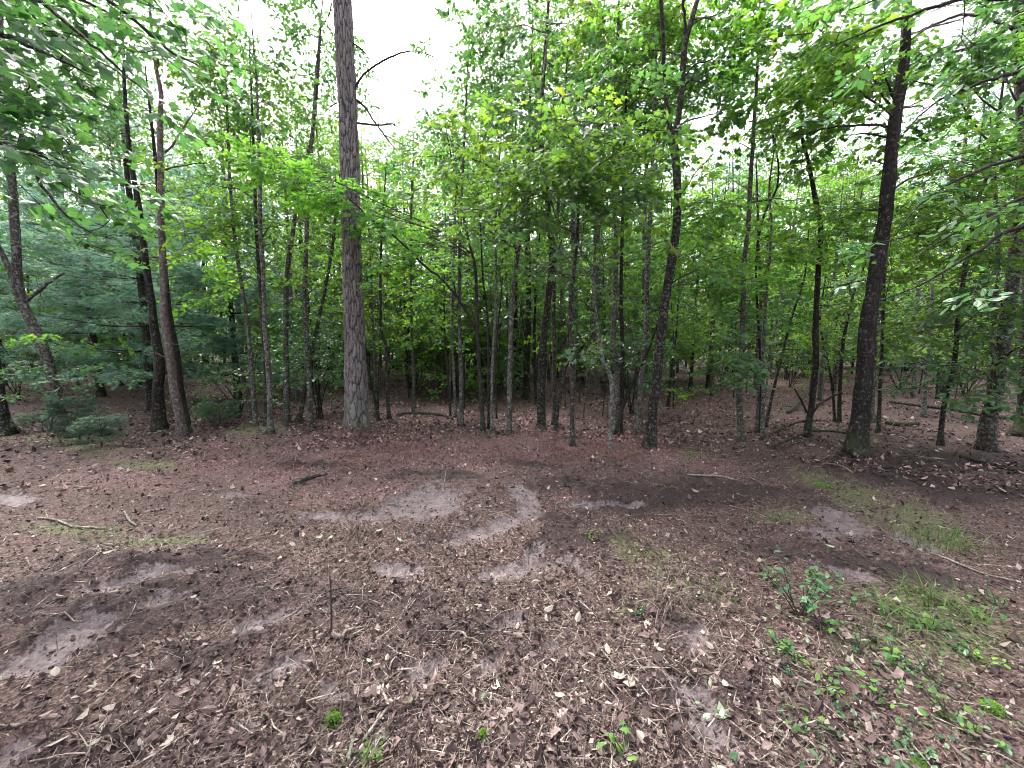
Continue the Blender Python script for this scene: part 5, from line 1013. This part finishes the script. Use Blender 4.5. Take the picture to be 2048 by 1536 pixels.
stick('long dark twig across the litter at right below the grass', [(1860, 1105, 3), (1900, 1123, 3.5), (1940, 1140, 3), (1990, 1155, 3), (2048, 1170, 3)])
stick('thin reddish stick beside the dead upright seedling', [(670, 1194, 2), (690, 1193, 2.5), (712, 1196, 2)], BARK_RED)
stick('pale stick in the leaves at lower centre', [(1195, 1332, 4), (1200, 1355, 4), (1205, 1372, 3)])
stick('long thin stick at the bottom centre left', [(880, 1430, 3), (915, 1448, 4), (950, 1468, 4), (985, 1452, 3)])
stick('thick broken stub at the bottom centre left', [(745, 1463, 8), (760, 1466, 9), (775, 1472, 8)], BARK_BRN)
stick('grey stick standing along the bottom edge left of centre', [(706, 1460, 7), (700, 1490, 8), (694, 1520, 7)], BARK_GREY)
grp = 'small loose twigs scattered over the clearing'
for q in range(150):
    r_ = math.exp(U(math.log(1.5), math.log(9))); a = U(-.95, .95); x, y = r_ * math.sin(a), r_ * math.cos(a); m_ = masks(np.array([x]), np.array([y]))
    th = U(0, 6.28); L = U(.08, .4); n_ = 5; t_ = np.linspace(0, 1, n_); bend = U(-.25, .25)
    P = np.stack([x + math.cos(th) * L * t_ - math.sin(th) * bend * L * t_ ** 2, y + math.sin(th) * L * t_ + math.cos(th) * bend * L * t_ ** 2], -1)
    z = H(P[:, 0], P[:, 1]) + .006 + U(0, .012); P = np.column_stack([P, z]); mb = MB(); r0 = U(.0018, .006)
    tube(mb, smooth_path(P, .05), np.linspace(r0, r0 * .5, len(smooth_path(P, .05))), 5, 0, .1, True, q)
    if U(0, 1) < .5: branch(mb, P[2], P[2] + np.array([math.cos(th + .8), math.sin(th + .8), .05]) * L * .4, r0 * .6, .001, 4, 0, .1, 0, 4)
    tag(mb.build('loose_twig', [DEADWOOD if U(0, 1) < .6 else TWIG], None, True, P[0]), 'small loose twig lying on the clearing floor', 'twig', grp)

# dead upright seedling
g0 = gp(662, 1268); z0 = float(H(g0[0], g0[1])); root = empty('dead_seedling', (g0[0], g0[1], z0)); tag(root, 'dead leafless seedling standing upright with a curved grey root, left of centre', 'seedling')
mb = MB(); Yd = g0[1]; q4 = px_path([(662, 1272, 4.5), (663, 1240, 4), (662, 1200, 3.5), (661, 1165, 3), (658, 1136, 2)], Yd); q4[:, 2] += z0; q4[0, 2] = z0
S = smooth_path(q4, .03); tube(mb, S[:, :3], S[:, 3], 6, 0, .15); mb.build('stem', [TWIG], root, True, (g0[0], g0[1], z0))
for bp in ([(661, 1225, 2.5), (648, 1215, 2), (636, 1200, 1.5), (630, 1180, 1)], [(661, 1200, 2.5), (652, 1180, 2), (640, 1160, 1.2), (632, 1138, 1)], [(662, 1185, 2), (672, 1168, 1.5), (684, 1150, 1)], [(661, 1232, 2), (650, 1238, 1.5), (638, 1236, 1)], [(662, 1215, 2), (675, 1205, 1.5), (690, 1200, 1)],
           [(661, 1170, 2), (655, 1150, 1.5), (650, 1136, 1)]):
    q4 = px_path(bp, Yd); q4[:, 2] += z0; q4[:, 1] += np.linspace(0, U(-.1, .1), len(q4)); mb = MB(); tube(mb, smooth_path(q4, .03)[:, :3], smooth_path(q4, .03)[:, 3] * 1.5, 5); mb.build('branch', [DEADWOOD], root, True, (g0[0], g0[1], z0))
pr = np.array([[*gp(a, b_), 0] for a, b_ in ((662, 1270), (672, 1281), (685, 1281), (692, 1268), (710, 1262), (735, 1255))]); pr[:, 2] = H(pr[:, 0], pr[:, 1]) + .03; pr[:, 3] = [.013, .014, .013, .011, .008, .004]
mb = MB(); S = smooth_path(pr, .03); tube(mb, S[:, :3], S[:, 3], 8, 0, .2); mb.build('root', [DEADWOOD], root, True, (g0[0], g0[1], z0))

# single pale leaves
def fleaf(label, px, py, size, mat, kind='oval', tilt=.3, yaw=None, group=None, wf=1.0):
    g0 = gp(px, py); s = size * .78 * depth_of(g0) / FPX; V, F = (LF_MAP_V, LF_MAP_F) if kind == 'maple' else (LF_OVAL_V, LF_OVAL_F)
    mb = MB(); V = curl(V, U(.3, .9)); inst(mb, V - np.array([.5, 0, 0]), F, np.array([[g0[0], g0[1], float(H(g0[0], g0[1])) + .022]]), np.array([U(0, 6.28) if yaw is None else yaw]), np.array([U(-tilt, tilt)]), np.array([U(-tilt, tilt)]), np.array([[s, s * wf, s]]))
    return tag(mb.build('fallen_leaf', [mat], None, False, (g0[0], g0[1], 0)), label, 'leaf', group)
fleaf('torn pale green leaf on the dark soil at lower right', 1443, 1418, 38, PALEGREEN, 'maple', .6, 1.4)
fleaf('smaller pale green leaf scrap left of the torn one', 1414, 1423, 24, PALEGREEN, 'oval', .3, .2)
fleaf('small pale green scrap above the torn green leaf', 1395, 1397, 16, PALEGREEN)
fleaf('pale leaf pair scrap at the top of the dark soil patch on the right', 1418, 1300, 24, PALELEAF, 'oval', .5, 2.4)
fleaf('single bright green fallen leaf beyond the leafy seedling', 1657, 1111, 26, PALEGREEN, 'oval', .2, 3.0)
fleaf('pale leaf on the bare soil at the left', 437, 1333, 24, PALELEAF, 'maple')
fleaf('whitish leaf lying left below the bare soil', 300, 1350, 20, PALELEAF)
fleaf('whitish leaf above the lower left bare patch', 389, 1212, 16, PALELEAF)
fleaf('long whitish leaf in the litter at lower left', 112, 1358, 34, PALELEAF)
fleaf('large pale leaf in the litter at lower left centre', 225, 1422, 40, PALELEAF, 'oval', .4, .7)
fleaf('greyish long leaf at the bottom left', 118, 1500, 46, PALELEAF, 'oval', .5, .8)
fleaf('broad pale leaf at the bottom left centre', 335, 1495, 34, PALELEAF, 'maple')
fleaf('pale broken leaf low left beside the broad one', 192, 1510, 28, PALELEAF)
fleaf('cream leaf lying near the two bare patches at lower left', 185, 1392, 30, PALELEAF, 'maple')
fleaf('round pale green leaf beside the dead seedling', 738, 1325, 20, PALEGREEN)
fleaf('cream dry leaf low right of centre', 1258, 1380, 32, PALELEAF, 'maple')
fleaf('large ragged cream leaf low right of centre', 1236, 1362, 36, PALELEAF, 'maple')
fleaf('curled pale leaf at lower centre', 1120, 1400, 34, PALELEAF)
fleaf('straw leaf cluster scrap right of the bleached root', 1215, 1307, 30, PALELEAF)
fleaf('upright pale green leaf at lower centre', 968, 1400, 26, PALEGREEN, 'oval', 1.2)
fleaf('yellowish leaf right of the dark soil patch', 1553, 1372, 30, PALELEAF)
fleaf('pale twisted leaf at the right of the dark soil patch', 1450, 1380, 30, PALELEAF)
fleaf('cream ragged leaf at the left edge of the dark soil patch', 1318, 1310, 30, PALELEAF, 'maple')
fleaf('small flat whitish leaf near the left mown edge', 140, 945, 18, PALELEAF)
fleaf('green leaf pair scrap at the left of the centre floor', 640, 1086, 20, PALEGREEN)
fleaf('green leaf scrap right of the pair on the centre floor', 662, 1086, 18, PALEGREEN)
fleaf('pale green leaf upright on the central litter', 800, 1088, 20, PALEGREEN, 'oval', .9)
fleaf('pale stone like leaf at the far right bottom', 1740, 1405, 30, DRYLEAF, 'maple')
grp = 'larger dry leaves lying loose on the litter'
for q in range(85):
    r_ = math.exp(U(math.log(1.5), math.log(4.5))); a = U(-.95, .95); x, y = r_ * math.sin(a), r_ * math.cos(a)
    if masks(np.array([x]), np.array([y]))[0][0] > .3: continue
    mb = MB(); V, F = (LF_MAP_V, LF_MAP_F) if U(0, 1) < .2 else (LF_OVAL_V, LF_OVAL_F)
    s = U(.035, .075); inst(mb, curl(V, U(.5, 1.8)) - np.array([.5, 0, 0]), F, np.array([[x, y, float(H(x, y)) + .02]]), np.array([U(0, 6.28)]), np.array([rng.normal(0, .35)]), np.array([rng.normal(0, .45)]), np.array([s]))
    tag(mb.build('fallen_leaf', [PALELEAF if U(0, 1) < .2 else DRYLEAF], None, False, (x, y, 0)), 'larger dry brown or cream leaf loose on the litter', 'leaf', grp)

# ------------------------------------------------------------------ weeds and seedlings
def seedling(label, px, py, h, nst, nl, ls, LV, LF_, mat, name='seedling', spread=.35, group=None):
    g0 = gp(px, py); z0 = float(H(g0[0], g0[1])); root = empty(name, (g0[0], g0[1], z0)); tag(root, label, 'plant', group); st = MB(); fo = MB()
    for q in range(nst):
        a = U(0, 6.28); e = np.array([math.cos(a) * h * spread * U(.3, 1.3), math.sin(a) * h * spread * U(.3, 1.3), h * U(.6, 1.05)]); P = branch(st, (U(-.02, .02), U(-.02, .02), -.02), e, .0035, .0015, 4, .04, .08, 0, 8)
        n = max(2, nl // nst); fr = np.linspace(.35, 1, n); base = np.array([np.interp(fr, np.linspace(0, 1, 8), P[:, c]) for c in range(3)]).T
        inst(fo, LV, LF_, base, U(0, 6.28) + np.arange(n) * 2.4, rng.normal(.1, .3, n), rng.normal(0, .3, n), ls * U(.6, 1.2, n))
    st.build('stem', [TWIG], root); fo.build('foliage', [mat], root)
seedling('leafy blue green laurel seedling at right, tallest plant on the clearing floor', 1600, 1235, .32, 13, 90, .042, LF_OVAL_V, LF_OVAL_F, LEAF_DK, spread=.8)
seedling('small companion sprig left of the leafy laurel seedling', 1545, 1175, .14, 3, 12, .04, LF_OVAL_V, LF_OVAL_F, LEAF_DK)
seedling('leaf clump at the right foot of the laurel seedling', 1640, 1190, .2, 5, 34, .045, LF_OVAL_V, LF_OVAL_F, LEAF_DK, spread=.6)
W = [(1655, 1262, 'bright green maple seedling below the laurel seedling'), (1725, 1300, 'feathery weed clump right of the bright maple seedling'), (1583, 1318, 'low ferny weed below the laurel seedling'), (1558, 1300, 'tiny green weed at the left of the ferny clump'), (1580, 1345, 'two leaved green sprout low at right'),
     (1655, 1382, 'heart leaved sprout in the pale leaves at lower right'), (1790, 1325, 'dense mossy weed tuft at right'), (1900, 1300, 'broad leaved creeper patch near the right edge'), (1960, 1330, 'creeper leaves touching the right edge'), (1850, 1260, 'broad leaf weed under the arching grass'), (1990, 1210, 'grey green leaves at the right edge below the dark twig'),
     (1770, 1400, 'maple sprout in the pale litter at lower right'), (1900, 1440, 'yellow green leaf group near the lower right corner'), (1840, 1500, 'yellow green sprouts at the bottom right'), (1960, 1480, 'bright creeper leaves at the lower right corner'), (1610, 1455, 'bluish leaved sprout at the bottom right of the dark soil'),
     (1275, 1228, 'small bright green weed in the straw grass right of centre'), (1380, 1420 - 500, 'small green plants behind the right hand needles'), (1250, 1515, 'small pale green plant on the bottom edge'), (1880, 1370, 'pair of heart leaves near the right edge'), (740, 1500, 'single broad grass like sprout on the bottom edge'),
     (1960, 1235, 'leafy weed in the shadow at the right edge'), (1830, 1350, 'little sprout between creeper and moss at right'), (1185, 1075, 'isolated green sprout on the central litter')]
for q, (a, b_, lb) in enumerate(W):
    k = q % 3; bigw = a > 1840
    seedling(lb, a, b_, U(.05, .10) * (1.2 if bigw else 1), 5 if k else 8, 20 if k != 1 else 60, .036 if k == 0 else (.018 if k == 1 else .034), LF_MAP_V if k == 0 else LF_OVAL_V, LF_MAP_F if k == 0 else LF_OVAL_F, [LEAF, LEAF_DK, LEAF_YL][(q * 7) % 3], 'weed', 1.1)
# low ground cover at the right and arching grass tufts
x, y, r = scatter(30000, 1.2, 7, 60); P3 = np.stack([x, y, 0 * x], -1); px, py, _ = proj(P3)
dn = np.clip((px - 1450) / 450, 0, 1) * np.clip((py - 1150) / 120, 0, 1) * (fbm(x * 4, y * 4, 3, 91) > .47); k = U(0, 1, len(x)) < dn * .42; x, y = x[k], y[k]; n = len(x)
mb = MB(); inst(mb, LF_OVAL_V, LF_OVAL_F, np.stack([x, y, H(x, y) + U(.005, .05, n)], -1), U(0, 6.28, n), rng.normal(0, .35, n), rng.normal(0, .35, n), U(.010, .042, n))
tag(mb.build('ground_cover', [LEAF_DK]), 'small green creeping leaves among the litter at the lower right', kind='stuff')
def tuft(label, px, py, n, h, mat=GRASS, lean=1.3, rad=.06):
    g0 = gp(px, py); mb = MB(); x = g0[0] + rng.normal(0, rad, n); y = g0[1] + rng.normal(0, rad, n); blades(mb, x, y, U(h * .5, h, n), U(.004, .007, n), lean)
    tag(mb.build('grass_tuft', [mat], None, False, (g0[0], g0[1], 0)), label, 'grass tuft')
tuft('arching green grass tuft under the dark twig at right', 1850, 1205, 60, .22, lean=1.6); tuft('bright arching grass tuft left of the creeper leaves', 1790, 1240, 50, .2, lean=1.7, rad=.09); tuft('grass tuft bending over at the right edge', 1940, 1245, 40, .2, lean=1.6)
tuft('straw coloured grass mound right of centre', 1335, 1225, 160, .13, STRAW, 1.6, .08); tuft('tall grass at the lower end of the grass strip', 1885, 1090, 110, .2, lean=1.1, rad=.12); tuft('dry grass clump left of the bare track', 715, 1075, 110, .12, STRAW, 1.8, .09)
tuft('dry grass clump in front of the big bare patch', 870, 1075, 120, .12, STRAW, 1.8, .1); tuft('russet needle heap on the mound before the darkest central trunk', 1075, 880, 160, .2, REDSTRAW, 1.6, .2); tuft('russet needle heap at the foot of the thick pine', 720, 885, 170, .2, REDSTRAW, 1.5, .22)
tuft('small straw tuft at the bottom edge left of centre', 215, 1490, 60, .09, STRAW, 1.6, .05); tuft('fresh grass blades rising from the bottom edge', 722, 1530, 16, .16, lean=.7, rad=.03)
# drifts of russet pine straw round the front trunks
x, y, r = scatter(60000, 5.2, 9.5, 50); P3 = np.stack([x, y, 0 * x], -1); px, py, _ = proj(P3)
dn = np.maximum(np.exp(-((px - 760) / 190) ** 2 - ((py - 905) / 34) ** 2), np.exp(-((px - 1180) / 200) ** 2 - ((py - 908) / 32) ** 2)); dn = np.maximum(dn, .35 * np.exp(-((py - 930) / 40) ** 2) * (px > 350) * (px < 1450))
k = U(0, 1, len(x)) < dn * np.clip((fbm(x * 2.2, y * 2.2, 3, 93) - .38) * 5, 0, 1) * .9; x, y = x[k], y[k]
mb = MB(); blades(mb, x, y, U(.03, .11, len(x)), U(.004, .008, len(x)), 2.2)
tag(mb.build('pine_straw_drifts', [REDSTRAW]), 'russet pine straw heaped in drifts before the front trunks', kind='stuff')
for q in range(26):
    d = U(5.9, 9.5); px = U(560, 1950); x = (px - 1024) / FPX * d * 1.03; y = d; z = float(H(x, y)); root = empty('dead_branch', (x, y, z)); tag(root, where(px, d, 'dead forked twig'), 'twig', 'dead twigs sticking up from the litter')
    st = MB(); a = U(0, 6.28); L = U(.25, .8); e = np.array([math.cos(a) * L, math.sin(a) * L * .6, U(.08, .4)]); P = branch(st, (0, 0, -.01), e, U(.004, .009), .002, 5, .08, .2, 0, 9); st.build('stem', [[DEADWOOD, BARK_BRN][q % 2]], root, True)
    for w_ in range(rng.integers(2, 5)):
        bm = MB(); k = rng.integers(2, 8); dd = rng.normal(0, 1, 3); dd[2] = abs(dd[2]) * .8; dd /= np.linalg.norm(dd); branch(bm, P[k], P[k] + dd * L * U(.3, .7), .003, .001, 4, .05, .2, 0, 6); bm.build('branch', [[DEADWOOD, BARK_BRN][q % 2]], root, True)
# moss cushions
def moss(label, px, py, w_):
    g0 = gp(px, py); r_ = w_ * depth_of(g0) / FPX; mb = MB(); n = 500; a = U(0, 6.28, n); q = np.sqrt(U(0, 1, n)); x = g0[0] + np.cos(a) * q * r_; y = g0[1] + np.sin(a) * q * r_
    inst(mb, LF_DIA_V, LF_DIA_F, np.stack([x, y, H(x, y) + .022 * (1 - q * q) + .004], -1), U(0, 6.28, n), rng.normal(-.6, .5, n), rng.normal(0, .4, n), U(.006, .014, n)); tag(mb.build('moss_cushion', [LEAF_YL], None, False, (g0[0], g0[1], 0)), label, 'moss')
moss('round moss cushion left of the forked pale branch', 665, 1438, 17); moss('flat moss cushion beside the creeper at lower right', 1985, 1420, 18); moss('yellow moss cushion on the bottom edge at right', 1840, 1525, 16); moss('moss cushion at the head of the grass strip', 1645, 972, 16); moss('tiny moss spot at the bottom centre', 965, 1482, 10)
